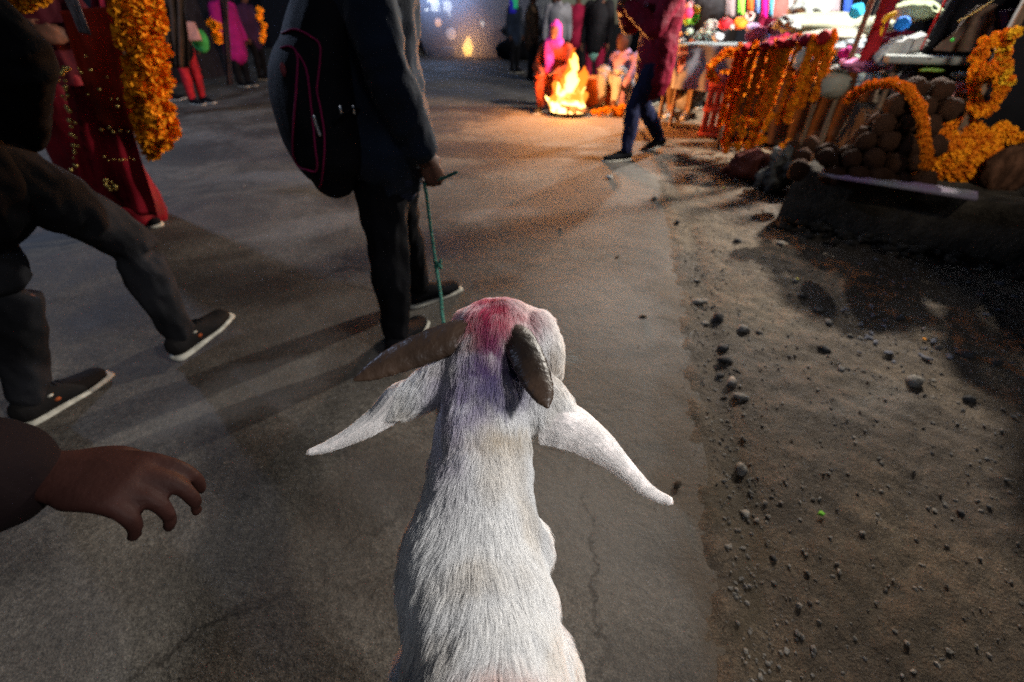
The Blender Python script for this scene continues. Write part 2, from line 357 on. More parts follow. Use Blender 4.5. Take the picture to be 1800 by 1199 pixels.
# ------------------------------------------------------------------ people
def hand(w, d, nrm, s=1.0, curl=.5, side=1, spread=.12, ind=0):
    """tubes of a hand: wrist w, pointing d, back-of-hand normal nrm, thumb on side"""
    w = np.array(w, float); d = np.array(d, float); d /= np.linalg.norm(d); n = np.array(nrm, float); n -= d*np.dot(n, d); n /= np.linalg.norm(n)
    x = np.cross(d, n)*side; T = []
    T.append(tube([w-d*.03*s, w+d*.015*s, w+d*.055*s, w+d*.088*s], [(.027*s, .02*s), (.029*s, .018*s), (.039*s, .016*s), (.037*s, .0125*s)], up=tuple(n), sub=3))
    for k, (off, ln) in enumerate(((.030, .072), (.010, .080), (-.010, .075), (-.029, .058))):
        b = w+d*(.088-.006*abs(k-1))*s+x*off*s; a = curl*(.75+.25*k/3)+(ind if k == 0 else 0); dd = d*math.cos(a*.5)-n*math.sin(a*.5)+x*off*spread*18
        dd /= np.linalg.norm(dd); P = [b-d*.03*s-n*.002*s, b]; q = b; an = a*.5
        for f in (.44, .32, .24):
            v = d*math.cos(an)-n*math.sin(an)+x*off*spread*18; v /= np.linalg.norm(v); q = q+v*ln*f*s; P.append(q); an += a*.95
        T.append(tube(P, [.0092*s, .0098*s, .0088*s, .0078*s, .0062*s], seg=10, sub=3, up=tuple(n)))
    b = w+d*.02*s+x*.022*s-n*.004*s; v = d*.72+x*.62-n*.25; v /= np.linalg.norm(v); v2 = d*.9+x*.25-n*.5*(.5+curl); v2 /= np.linalg.norm(v2)
    T.append(tube([b, b+v*.034*s, b+v*.034*s+v2*.030*s, b+v*.034*s+v2*.055*s], [.014*s, .0125*s, .0102*s, .0078*s], seg=10, sub=3, up=tuple(n)))
    return T
def person(name_label, base, yaw, ov=None, sc_=1.0, voxel=.012, top=None, bottom=None, shoes=None, skin=None, hem=.74, skirt=None,
           hands=None, group=None, bare_feet=False, sleeve_end=.97, loose=0, hair=True, scarf=None, wr=1.0, shirt=None, jw=1.0):
    skin = skin or M_skin; shoes = shoes or M_black
    J = dict(pel=(0, 0, .90), chest=(0, .0, 1.22), neck=(0, .0, 1.42), head=(0, .03, 1.56),
             shL=(-.185, 0, 1.36), elL=(-.24, -.02, 1.08), wrL=(-.25, .05, .83), shR=(.185, 0, 1.36), elR=(.24, -.02, 1.08), wrR=(.25, .05, .83),
             hipL=(-.095, 0, .88), knL=(-.10, .03, .48), anL=(-.10, -.02, .085), hipR=(.095, 0, .88), knR=(.10, .03, .48), anR=(.10, -.02, .085),
             ftL=(0, 1, 0), ftR=(0, 1, 0), hdL=(0, .1, -1), hdR=(0, .1, -1), hnL=(-1, 0, 0), hnR=(1, 0, 0), look=(0, 1, 0))
    J.update(ov or {})
    M = Matrix.Rotation(yaw, 3, 'Z'); B = Vector(base)
    isdir = ('ftL', 'ftR', 'hdL', 'hdR', 'hnL', 'hnR', 'look')
    for k in J:
        J[k] = np.array((M @ Vector(J[k])) if k in isdir else (B+M @ (Vector(J[k])*sc_)))
    s = sc_; fw = np.array(M @ Vector((0, 1, 0))); sd = np.array(M @ Vector((1, 0, 0))); up = np.array((0, 0, 1.))
    bk = tuple(fw)
    T = []; tor = lambda e: tube([J['pel']-up*.06*s, J['pel']+up*.02*s, lerp(J['pel'], J['chest'], .45), J['chest'], lerp(J['chest'], J['neck'], .62)],
        [((.135+e)*s, (.105+e)*s), ((.16+e)*s, (.115+e)*s), ((.14+e)*s, (.105+e)*s), ((.165+e)*s, (.12+e)*s), ((.15+e)*s, (.09+e)*s)], up=bk, sub=4)
    arm = lambda q, e, end=1.0: [tube([J['sh'+q]+(J['chest']-J['sh'+q])*.25, J['sh'+q], lerp(J['sh'+q], J['el'+q], .5), J['el'+q], lerp(J['el'+q], J['wr'+q], .4), lerp(J['el'+q], J['wr'+q], end)],
        [(.06+e)*s, (.058+e)*s, (.048+e)*s, (.041+e)*s, (.041+e)*s, (.027+e*1.1)*s], seg=12)]
    leg = lambda q, e, end=1.0: [tube([J['hip'+q], lerp(J['hip'+q], J['kn'+q], .4), J['kn'+q], lerp(J['kn'+q], J['an'+q], .35), lerp(J['kn'+q], J['an'+q], end)],
        [(.088+e)*s, (.080+e)*s, (.055+e)*s, (.056+e)*s, (.036+e)*s], seg=14)]
    foot = lambda q, e, r=1: tube([J['an'+q]-J['ft'+q]*.035*s-up*.03*s, J['an'+q]+J['ft'+q]*.04*s-up*.035*s, J['an'+q]+J['ft'+q]*.13*s-up*.052*s, J['an'+q]+J['ft'+q]*.205*s-up*.056*s],
        [((.034+e)*s, (.042+e)*s), ((.037+e)*s, (.045+e)*s), ((.046+e)*s, (.030+e)*s), ((.036+e)*s, (.020+e)*s)], seg=14)
    T.append(tor(0)); T.append(tube([J['chest']+up*.1*s, J['neck'], lerp(J['neck'], J['head'], .5)], [.07*s, .056*s, .055*s]))
    L = J['look']/np.linalg.norm(J['look']); hx = np.cross(L, up); hx /= np.linalg.norm(hx); hc = J['head']
    hp = lambda a, b, c: hc+(L*a+hx*b+up*c)*s
    T.append(tube([hp(.0, 0, -.09), hp(.018, 0, -.055), hp(.005, 0, 0), hp(-.005, 0, .06), hp(-.005, 0, .092)], [(.04*s, .055*s), (.058*s, .078*s), (.074*s, .094*s), (.072*s, .09*s), (.045*s, .06*s)], up=tuple(L), sub=4))
    T.append(tube([hp(.088, 0, .012), hp(.103, 0, -.018), hp(.098, 0, -.026)], [.009*s, .013*s, .015*s], sub=3))
    T.append(tube([hp(.083, -.025, -.055), hp(.092, 0, -.053), hp(.083, .025, -.055)], [.006*s, .009*s, .006*s], sub=3))
    T.append(tube([hp(.082, -.045, .022), hp(.092, 0, .020), hp(.082, .045, .022)], [.008*s, .011*s, .008*s], sub=3))
    for e in (-1, 1): T.append(blob(hp(-.005, .074*e, -.005), (.014*s, .014*s, .030*s), 2, 0))
    for q in 'LR':
        T += arm(q, 0); T += leg(q, 0); T.append(foot(q, -.004))
        hk = (hands or {}).get(q, {}); T += hand(J['wr'+q], J['hd'+q], J['hn'+q], s*1.0, hk.get('curl', .45), hk.get('side', 1 if q == 'L' else -1), hk.get('spread', .12))
    root = empty('person', tuple(B), 0, label=name_label, cat='person', group=group)
    b = build('body', remesh(join(T), voxel, 5, .5), skin, root)
    for e in (-1, 1):
        build('eye', blob(hp(.079, .030*e, .004), (.0115*s,)*3, 2, 0), M_hair, root)
    if hair:
        ht = [tube([hp(-.035, 0, -.05), hp(-.028, 0, .02), hp(-.015, 0, .075), hp(-.008, 0, .105)], [(.07*s, .065*s), (.083*s, .082*s), (.08*s, .095*s), (.05*s, .06*s)], up=tuple(L))]
        hm = wrinkle(remesh(join(ht), .012, 2), .006*s, 40); build('hair', hm, M_hair, root)
    if scarf:
        st = [tube([hp(-.02, 0, -.12), hp(-.02, 0, -.05), hp(-.018, 0, .03), hp(-.015, 0, .09), hp(-.012, 0, .118)], [(.10*s, .10*s), (.092*s, .088*s), (.09*s, .095*s), (.08*s, .09*s), (.04*s, .05*s)], up=tuple(L)),
              tube([hp(.02, .09, -.10), hp(.09, .07, -.17), hp(.13, .03, -.34), hp(.13, .04, -.48)], [(.05*s, .05*s), (.07*s, .045*s), (.08*s, .035*s), (.06*s, .03*s)]),
              tube([hp(.0, -.09, -.12), hp(.09, -.05, -.15), hp(.06, .08, -.13)], [.05*s, .05*s, .045*s])]
        build('head_scarf', wrinkle(remesh(join(st), .014, 3), .010*s, 12), scarf, root)
    if top:
        e = .024+loose; P0 = J['pel']-up*(.90-hem)*s
        jt = [tube([P0, P0+up*.10*s, J['pel']+up*.05*s, lerp(J['pel'], J['chest'], .5), J['chest'], lerp(J['chest'], J['neck'], .62), lerp(J['chest'], J['neck'], .85)],
             [((.165+e)*s*jw, (.125+e)*s*jw), ((.172+e)*s*jw, (.128+e)*s*jw), ((.168+e)*s, (.125+e)*s), ((.155+e)*s, (.118+e)*s), ((.178+e)*s, (.13+e)*s), ((.15+e)*s, (.095+e)*s), ((.07+e)*s, (.06+e)*s)], up=bk)]
        for q in 'LR': jt += arm(q, e*.72, sleeve_end)
        build('jacket', wrinkle(remesh(join(jt), max(.009, voxel*.85), 4), .009*wr, 9, seed=len(C.objects)), top, root)
    if shirt:
        P0 = J['pel']-up*(.90-hem+.05)*s
        build('shirt', wrinkle(remesh(tube([P0, P0+up*.1*s, J['pel']], [(.17*s, .13*s), (.17*s, .13*s), (.15*s, .12*s)], up=bk), .012, 3), .006, 10), shirt, root)
    if bottom and not skirt:
        bt = [tube([J['pel']-up*.09*s, J['pel']-up*.03*s, J['pel']+up*.08*s], [(.14*s, .12*s), (.165*s, .13*s), (.15*s, .118*s)], up=bk)]
        for q in 'LR': bt += leg(q, .014+loose*.3, .96)
        build('trousers', wrinkle(remesh(join(bt), max(.009, voxel*.85), 4), .012*wr, 9, (1.5, 1.5, .75), seed=len(C.objects)+3), bottom, root)
    if skirt:
        g = .5*(J['anL']+J['anR']); g[2] = base[2]+.05
        m_ = wrinkle(remesh(tube([g, lerp(g, J['pel'], .35), lerp(g, J['pel'], .75), J['pel']+up*.08*s], [(.24*s, .22*s), (.22*s, .19*s), (.2*s, .17*s), (.16*s, .13*s)], up=bk), .013, 3), .022, 9, (1, 1, .25), seed=5)
        build('skirt', m_, skirt, root)
    for q in 'LR':
        if bare_feet: continue
        V, Fc = foot(q, .007); zmin = base[2]+.012
        V = [np.array((v[0], v[1], max(v[2], J['an'+q][2]-.085*s+.014))) for v in V]
        sh = build('shoe', remesh((V, Fc), .007, 3), shoes, root)
        a0 = J['an'+q]-up*(.085*s-.008); f_ = J['ft'+q]
        V, Fc = tube([a0-f_*.055*s, a0, a0+f_*.07*s, a0+f_*.15*s, a0+f_*.232*s], [(.038*s, .013), (.046*s, .013), (.050*s, .013), (.056*s, .013), (.042*s, .013)], seg=14, up=(0, 0, 1))
        build('sole', (V, Fc), M_rubber, sh)
    return root, J

# --- man with the backpack, leading the goat
yawB = -math.atan2(.80, .60)
Mi = Matrix.Rotation(-yawB, 3, 'Z'); baseB = Vector((-.45, 1.66, 0))
def loc(p): v = Mi @ (Vector(p)-baseB); return tuple(v)
bp_hand = (-.262, 1.545, .745)
man, JB = person('person in dark navy jacket leading the goat on a green rope', baseB, yawB,
    dict(anL=loc((-.455, 1.95, .085)), knL=loc((-.455, 1.80, .47)), hipL=loc((-.45, 1.73, .86)), anR=loc((-.475, 1.55, .085)), knR=loc((-.455, 1.57, .47)), hipR=loc((-.455, 1.62, .86)),
         shR=loc((-.40, 1.52, 1.34)), elR=loc((-.35, 1.46, 1.05)), wrR=loc((-.285, 1.53, .80)), ftL=tuple(Mi @ Vector((.75, .65, 0)).normalized()), ftR=tuple(Mi @ Vector((.25, .95, 0)).normalized()),
         hdR=tuple(Mi @ Vector((.35, .15, -.9))), hnR=tuple(Mi @ Vector((.6, -.8, .2)))),
    voxel=.0075, top=M_navyj, bottom=M_black, hands={'R': dict(curl=1.35)}, hem=.76, shirt=M_shirt, loose=.012, wr=1.2, sleeve_end=.93)
bk = empty('backpack', (-.62, 1.52, .72), 0, label='black backpack with magenta piping worn by the person leading the goat', cat='backpack')
pf = Vector((.80, .60, 0)); ps = Vector((.60, -.80, 0)); pu = Vector((.03, .02, 1)).normalized(); pc = Vector((-.570, 1.535, 0))
def PK(o, s_, z): v = pc-pf*o+ps*s_; return np.array((v.x, v.y, z))   # o outwards from the back, s_ to the right, z height
pk = [tube([PK(.02, 0, .73), PK(.015, 0, .80), PK(.01, 0, .95), PK(-.01, 0, 1.08), PK(-.06, 0, 1.19), PK(-.09, 0, 1.27)],
          [(.10, .07), (.150, .095), (.160, .098), (.150, .088), (.12, .07), (.06, .04)], up=tuple(-pf), seg=20),
      tube([PK(.075, 0, .76), PK(.085, 0, .84), PK(.09, 0, .95), PK(.07, 0, 1.05), PK(.03, 0, 1.11)], [(.09, .035), (.125, .048), (.13, .050), (.12, .042), (.07, .025)], up=tuple(-pf), seg=20)]
pkm = wrinkle(remesh(join(pk), .009, 4), .005, 7, (1, 1, 1)); pkb = build('pack_body', pkm, M_pack, bk)
from mathutils.bvhtree import BVHTree
def bvh_of(me): return BVHTree.FromPolygons([tuple(v) for v in mverts(me)], [tuple(p.vertices) for p in me.polygons])
pb = bvh_of(pkm)
def stick(px, py, off=.003):            # point of the pack's surface under a photograph position
    r = ray(px, py); h = pb.ray_cast(Vector((0, 0, H)), Vector(r).normalized())
    if h[0] is None: return None
    return np.array(h[0]+h[1]*off)
def piping(pts, r=.0032, name='piping', m=M_pink_pipe, par=bk):
    P = [stick(*p) for p in catmull([(a, b) for a, b in pts], 8)]; P = [p for p in P if p is not None]
    if len(P) > 2: build(name, tube(P, [r]*len(P), seg=6, sub=1), m, par)
piping([(495, 86), (512, 84), (523, 100), (522, 150), (518, 210), (516, 262), (524, 290), (540, 298), (557, 297), (553, 250), (547, 190), (540, 130), (530, 105), (520, 92)])
piping([(497, 60), (520, 53), (548, 66), (563, 82), (562, 120), (558, 160), (564, 190), (571, 240), (569, 290), (563, 330)])
piping([(552, 205), (557, 222), (563, 237)], .006, 'zip_pull', M_metal)
p0 = stick(500, 124)
if p0 is not None: build('brand_patch', blob(p0, (.008, .010, .018), 2, 0), mat('faded_red_patch', (.22, .05, .06)), bk)
# shoulder strap, waist strap and buckle
q = [JB['shR']+np.array((.02, .06, .02)), JB['shR']+np.array((-.02, -.03, .06)), PK(-.01, .06, 1.30), PK(.0, .07, 1.24)]
build('strap', tube(q, [(.028, .008)]*4, seg=8), M_pack, bk)
def near(px, py, y): return np.array(D(px, py, y))
st_ = [stick(585, 215), stick(600, 200), stick(622, 190)]
q = [p for p in st_ if p is not None]
q = q+[near(640, 210, 1.52), near(662, 190, 1.54)]
build('waist_strap', tube(q, [(.011, .003)]*len(q), seg=8), M_black, bk)
for px in (597, 618):
    b_ = stick(px, 193, .006)
    if b_ is None: b_ = near(px, 193, 1.36)
    build('buckle', box(b_, (.008, .008, .024), .5, .0015), M_metal, bk)
# rope from his hand to the goat
def fist(p, d): return Vector(p)
hp_ = np.array(JB['wrR']); rp = [hp_+np.array((.10, .03, -.065)), hp_+np.array((.055, .015, -.08)), hp_+np.array((.0, -.0, -.09)), np.array(D(750, 345, 1.50)), np.array(D(757, 400, 1.42)), np.array(D(767, 470, 1.28)), np.array(D(775, 520, 1.14)), np.array(D(782, 575, 1.0)), np.array((-.09, .78, .52)), np.array((-.06, .62, .56)), np.array((-.03, .52, .60))]
rc = catmull(rp, 10); strands = []
for k in range(3):
    P = []; L_ = 0
    for i, c in enumerate(rc):
        if i: L_ += np.linalg.norm(c-rc[i-1])
        a = L_*160+k*2.094; P.append(c+np.array((math.cos(a), math.sin(a)*.8, math.sin(a)*.6))*.0026)
    strands.append(tube(P, [.0034]*len(P), seg=6, sub=3))
rope = build('lead_rope', join(strands), M_rope); tag(rope, 'green twisted rope running from the fist of the backpack wearer down to the goat', 'rope')
kn = D(770, 468, 1.285)
build('knot', join([tube([kn+Vector((math.cos(a)*.009, math.sin(a)*.008, .012*math.sin(a*1.5+i)+i*.008-.008)) for a in np.linspace(0, 6.0, 9)], [.0042]*9, seg=6, sub=2) for i in range(3)]), M_rope, rope)

# --- man walking on the left
man2, J2 = person('person in dark jeans and white soled black shoes striding at the left edge', (-1.55, 1.27, 0), 0,
    dict(anL=(-.115, -.10, .085), knL=(-.03, -.005, .47), hipL=(-.10, 0, .88), anR=(.215, .24, .12), knR=(.185, .26, .50), hipR=(.09, 0, .88),
         shR=(.19, 0, 1.36), elR=(.37, .02, 1.09), wrR=(.15, .13, .88), hdR=(-.8, .3, -.5), ftL=(.28, .96, 0), ftR=(.27, .95, .12), shL=(-.19, 0, 1.36), elL=(-.3, -.1, 1.1)),
    voxel=.0085, top=M_black, bottom=M_denim, shoes=mat('black_canvas', (.010, .009, .009), rough=.8), wr=1.2, loose=.010)
for q in 'LR':
    sh = [c for c in man2.children if c.name.startswith('shoe')][0 if q == 'L' else 1]
    a = J2['an'+q]; f_ = J2['ft'+q]; r_ = np.cross(f_, (0, 0, 1))
    for i in range(4):
        c = a+f_*(.055+i*.018)+np.array((0, 0, .012-.009*i)); build('shoe_lace', tube([c-r_*.022, c+np.array((0, 0, .008)), c+r_*.022], [.003]*3, seg=6), M_black, sh)
    c = a+f_*.045+r_*.038-np.array((0, 0, .035)); build('badge', blob(c, (.012, .012, .008), 2, .1), mat('rust_badge', (.25, .06, .02)), sh)
    c = a+f_*.035+r_*.036-np.array((0, 0, .012)); build('eyelet_tag', blob(c, (.010, .010, .004), 2, .1), M_rubber, sh)

# --- person at the lower left whose hand swings into view
man3, J3 = person('person in a dark sleeve whose curled hand swings in at the lower left edge', (-1.02, .02, 0), -.15,
    dict(shR=(.20, 0, 1.32), elR=(.24, .07, 1.0), wrR=(.505, .350, .785), hdR=(.98, .16, -.16), hnR=(0, .10, .98), elL=(-.24, -.1, 1.05)),
    voxel=.0042, top=mat('dark_maroon_sleeve', (.006, .003, .0035), rough=.9), bottom=M_black, skin=M_skin2, hands={'R': dict(curl=.82, side=-1, spread=.12)}, loose=.01, sleeve_end=.93)

# ------------------------------------------------------------------ goat
gs = 1.0
def body_tubes():
    T = []
    T.append(tube([(-.03, -.52, .54), (-.03, -.42, .54), (-.03, -.25, .51), (-.03, -.05, .505), (-.028, .10, .53), (-.030, .21, .565), (-.046, .30, .605), (-.042, .375, .652), (-.036, .45, .703), (-.028, .515, .752), (-.02, .555, .775)],
        [(.05, .06), (.095, .10), (.125, .14), (.118, .155), (.092, .145), (.080, .118), (.085, .092), (.064, .076), (.060, .068), (.064, .062), (.056, .052)], seg=24, up=(0, 0, 1), sub=5))
    # shoulders and chest
    for e in (-1, 1):
        T.append(tube([(-.03+e*.045, .22, .56), (-.03+e*.075, .20, .48), (-.03+e*.075, .19, .36), (-.03+e*.07, .20, .22), (-.03+e*.068, .19, .05)], [(.04, .055), (.034, .055), (.024, .034), (.019, .022), (.014, .014)], up=(0, 1, 0)))
        T.append(tube([(-.03+e*.068, .19, .05), (-.03+e*.068, .205, .03), (-.03+e*.068, .215, .012)], [.016, .02, .022]))
        T.append(tube([(-.03+e*.06, -.36, .52), (-.03+e*.085, -.36, .42), (-.03+e*.075, -.30, .33), (-.03+e*.068, -.44, .24), (-.03+e*.066, -.42, .05)], [(.05, .08), (.04, .08), (.028, .045), (.018, .024), (.014, .014)], up=(0, 1, 0)))
        T.append(tube([(-.03+e*.066, -.42, .05), (-.03+e*.066, -.41, .03), (-.03+e*.066, -.40, .012)], [.016, .02, .022]))
    T.append(tube([(-.03, -.5, .58), (-.03, -.57, .62), (-.03, -.60, .66)], [.025, .022, .01]))
    T.append(blob((.018, .315, .605), (.028, .040, .035), 3, .1))
    # skull, brow bumps, muzzle turned right and down
    T.append(tube([(-.03, .50, .735), (-.012, .55, .758), (.006, .59, .745), (.030, .615, .705), (.052, .63, .660), (.062, .635, .630)],
        [(.056, .05), (.066, .052), (.060, .05), (.048, .045), (.038, .036), (.028, .026)], seg=20, up=(0, 0, 1)))
    T.append(blob((-.056, .556, .772), (.034, .040, .034), 3, .08)); T.append(blob((.032, .552, .770), (.034, .044, .034), 3, .08, seed=2)); T.append(blob((-.016, .525, .785), (.022, .03, .022), 3, .05)); T.append(blob((.055, .54, .745), (.022, .03, .028), 3, .1))
    T.append(blob((.046, .57, .728), (.032, .038, .040), 3, .05))
    T.append(tube([(-.04, .505, .74), (-.085, .495, .735), (-.135, .478, .717), (-.165, .470, .703)], [.046, .035, .024, .014]))
    T.append(tube([(-.02, .50, .735), (.02, .478, .722), (.052, .460, .700), (.085, .448, .680)], [.052, .044, .036, .024]))
    return join(T)
goat = empty('goat', (-.03, 0, 0), 0, label='white goat with brown horns and pink powder on its head seen from above and behind', cat='goat')
gm = wrinkle(remesh(body_tubes(), .005, 13, .5), .0035, 16, (1, 1, 1), 3)
M_goatskin = mat('pale_goat_hide', (.80, .74, .70), rough=.8, var=.1, scale=12)
gbody = build('body', gm, M_goatskin, goat)
def flatten(P, wid, th, upn, curl=0, seg=18, sub=6):
    """leaf-like ear: lens section, edges rolled"""
    S = catmull([tuple(p)+(w, t) for p, w, t in zip([tuple(q) for q in P], wid, th)], sub); V = []; Fc = []; n = len(S)
    for i, s in enumerate(S):
        t = S[min(i+1, n-1)][:3]-S[max(i-1, 0)][:3]; t /= np.linalg.norm(t); u = np.array(upn[0] if isinstance(upn, list) else upn, float)
        if isinstance(upn, list): u = lerp(np.array(upn[0], float), np.array(upn[1], float), i/(n-1))
        side = np.cross(t, u); side /= np.linalg.norm(side); w = np.cross(side, t)
        for k in range(seg):
            a = 2*math.pi*k/seg; x = math.cos(a); y = math.sin(a)
            V.append(s[:3]+side*x*s[3]+w*(y*s[4]*(1-.5*x*x)-curl*s[3]*x*x))
    for i in range(n-1):
        for k in range(seg): Fc.append((i*seg+k, i*seg+(k+1) % seg, (i+1)*seg+(k+1) % seg, (i+1)*seg+k))
    Fc.append(tuple(range(seg))[::-1]); Fc.append(tuple((n-1)*seg+k for k in range(seg))); return V, Fc
M_ear = mat('pale_pink_ear_hide', (.78, .68, .65), rough=.7, var=.12, scale=20, col2=(.84, .76, .74))
earL = [D(735, 705, .475), D(700, 700, .47), D(660, 738, .455), D(615, 768, .44), D(575, 788, .43), D(542, 797, .425)]
earR = [D(950, 735, .44), D(1000, 742, .43), D(1050, 778, .42), D(1098, 825, .405), D(1140, 866, .395), D(1180, 884, .39)]
eL = build('ear', flatten(earL, [.028, .029, .019, .012, .008, .004], [.010, .007, .004, .003, .0025, .0018], [(-.25, -.5, .8), (.45, -.8, .35)], .75), M_ear, goat)
eR = build('ear', flatten(earR, [.030, .034, .026, .0155, .0105, .006], [.012, .007, .004, .003, .0025, .002], [(.3, -.4, .8), (-.35, -.7, .5)], .60), M_ear, goat)
def horn(P, wid, th, up):
    V, Fc = tube(P, list(zip(wid, th)), seg=20, sub=10, up=up); V = np.array(V); n = len(V)//20
    for i in range(n):
        c = V[i*20:(i+1)*20].mean(0); k = 1+.022*math.sin(i*1.3)+.05*noise.noise(Vector((i*.9, 0, 1)))
        V[i*20:(i+1)*20] = c+(V[i*20:(i+1)*20]-c)*k
    return V, Fc
M_horn = mat('brown_horn', (.022, .014, .010), rough=.38, spec=.3, var=.5, scale=9, stretch=(1, 1, 1), bscale=70, bump=.5, bdist=.0015, col2=(.060, .036, .024))
hornL = [(-.045, .545, .79), D(812, 588, .515), D(752, 610, .50), D(694, 634, .485), D(652, 655, .47), D(624, 668, .46)]
hornR = [(.010, .535, .785), D(908, 590, .505), D(926, 628, .462), D(944, 670, .424), D(956, 700, .398), D(962, 716, .386)]
build('horn', horn(hornL, [.019, .024, .025, .021, .013, .003], [.016, .014, .012, .010, .006, .002], (0.1, -.4, .9)), M_horn, goat)
build('horn', horn(hornR, [.020, .022, .0225, .019, .012, .003], [.016, .013, .012, .010, .006, .002], (0.1, -.6, .8)), M_horn, goat)
for c in ((-.072, .59, .735), (.068, .60, .705)): build('eye', blob(c, (.010, .010, .010), 2, 0), M_hair, goat)
# coat
def coat(name, me, n, lenf, dirf, parent, m, r0=.00021, lift=.32, clump=.007, keep=None, dye_shade=None, seed=1):
    rng = np.random.RandomState(seed); me.calc_loop_triangles(); T = np.empty(len(me.loop_triangles)*3, 'i'); me.loop_triangles.foreach_get('vertices', T); T = T.reshape(-1, 3)
    P = mverts(me); N = mnorms(me)
    if (P[T[:, 0]]*np.cross(P[T[:, 1]], P[T[:, 2]])).sum() < 0: N = -N
    a, b, c = P[T[:, 0]], P[T[:, 1]], P[T[:, 2]]; ar = .5*np.linalg.norm(np.cross(b-a, c-a), axis=1)
    if keep is not None: ar = ar*keep((a+b+c)/3, (N[T[:, 0]]+N[T[:, 1]]+N[T[:, 2]])/3)
    idx = rng.choice(len(T), n, p=ar/ar.sum()); u = rng.rand(n); v = rng.rand(n); f_ = u+v > 1; u[f_] = 1-u[f_]; v[f_] = 1-v[f_]; w = 1-u-v
    root = a[idx]*w[:, None]+b[idx]*u[:, None]+c[idx]*v[:, None]
    nr = N[T[idx, 0]]*w[:, None]+N[T[idx, 1]]*u[:, None]+N[T[idx, 2]]*v[:, None]; nr /= np.linalg.norm(nr, axis=1)[:, None]
    d = dirf(root, nr); d -= nr*(d*nr).sum(1)[:, None]; d /= np.linalg.norm(d, axis=1)[:, None]+1e-6
    sw = np.array([noise.noise_vector(Vector(p*38)) for p in root]); sw2 = np.array([noise.noise_vector(Vector(p*120)) for p in root])
    d = d+sw*.50+sw2*.28+rng.randn(n, 3)*.10; d -= nr*(d*nr).sum(1)[:, None]*.6; d /= np.linalg.norm(d, axis=1)[:, None]+1e-6
    ln = lenf(root)*(.65+.6*rng.rand(n)); lf = lift*(.6+.8*rng.rand(n))
    K = 6; t = np.linspace(0, 1, K)[None, :, None]
    sd_k = 1+.9*np.clip(1-nr[:, 2], 0, 1)
    d0 = d+nr*(lf*sd_k)[:, None]*1.6; d0 /= np.linalg.norm(d0, axis=1)[:, None]
    pts = root[:, None]+ln[:, None, None]*(d0[:, None]*t+(d-d0)[:, None]*t**2*.55)
    pts[:, :, 2] -= (ln[:, None]*.12*(t[:, :, 0]**2))
    nc = max(20, n//26); ci = rng.choice(n, nc, replace=False); kd = kdtree.KDTree(nc)
    for j, i in enumerate(ci): kd.insert(Vector(root[i]), j)
    kd.balance(); own = np.array([ci[kd.find(Vector(p))[1]] for p in root])
    tip = pts[own]; k = (.62*t**1.6)*(rng.rand(n)[:, None, None]*.5+.5)
    pts = pts*(1-k)+(tip+(root-root[own])[:, None]*.25)*k
    hc = bpy.data.hair_curves.new(name); hc.add_curves([K]*n)
    hc.attributes['position'].data.foreach_set('vector', pts.astype('f').ravel())
    rad = (r0*(1-.85*np.linspace(0, 1, K)**1.5)[None]*(.7+.6*rng.rand(n))[:, None]).astype('f')
    ra = hc.attributes.get('radius') or hc.attributes.new('radius', 'FLOAT', 'POINT'); ra.data.foreach_set('value', rad.ravel())
    col = dye_shade(root, rng); ca = hc.attributes.new('dye_shade', 'FLOAT_COLOR', 'CURVE'); ca.data.foreach_set('color', col.astype('f').ravel())
    hc.materials.append(m); o = bpy.data.objects.new(name, hc); C.objects.link(o); o.parent = parent
    o.matrix_parent_inverse = Matrix.Translation(parent.location).inverted(); return o
M_fur = bpy.data.materials.new('goat_fur'); M_fur.use_nodes = True; n_ = M_fur.node_tree; p_ = n_.nodes['Principled BSDF']
at = n_.nodes.new('ShaderNodeAttribute'); at.attribute_name = 'dye_shade'; n_.links.new(at.outputs['Color'], p_.inputs['Base Color'])
p_.inputs['Roughness'].default_value = .5; p_.inputs['Specular IOR Level'].default_value = .35
tl_ = n_.nodes.new('ShaderNodeBsdfTranslucent'); mx_ = n_.nodes.new('ShaderNodeMixShader'); mx_.inputs[0].default_value = .5
n_.links.new(at.outputs['Color'], tl_.inputs['Color']); n_.links.new(p_.outputs[0], mx_.inputs[1]); n_.links.new(tl_.outputs[0], mx_.inputs[2]); n_.links.new(mx_.outputs[0], n_.nodes['Material Output'].inputs['Surface'])
def gmask(px, py, cx, cy, rx, ry, rot=0):
    dx = px-cx; dy = py-cy; c, s = math.cos(rot), math.sin(rot); u = (dx*c+dy*s)/rx; v = (-dx*s+dy*c)/ry
    return np.exp(-(u*u+v*v)**1.2)
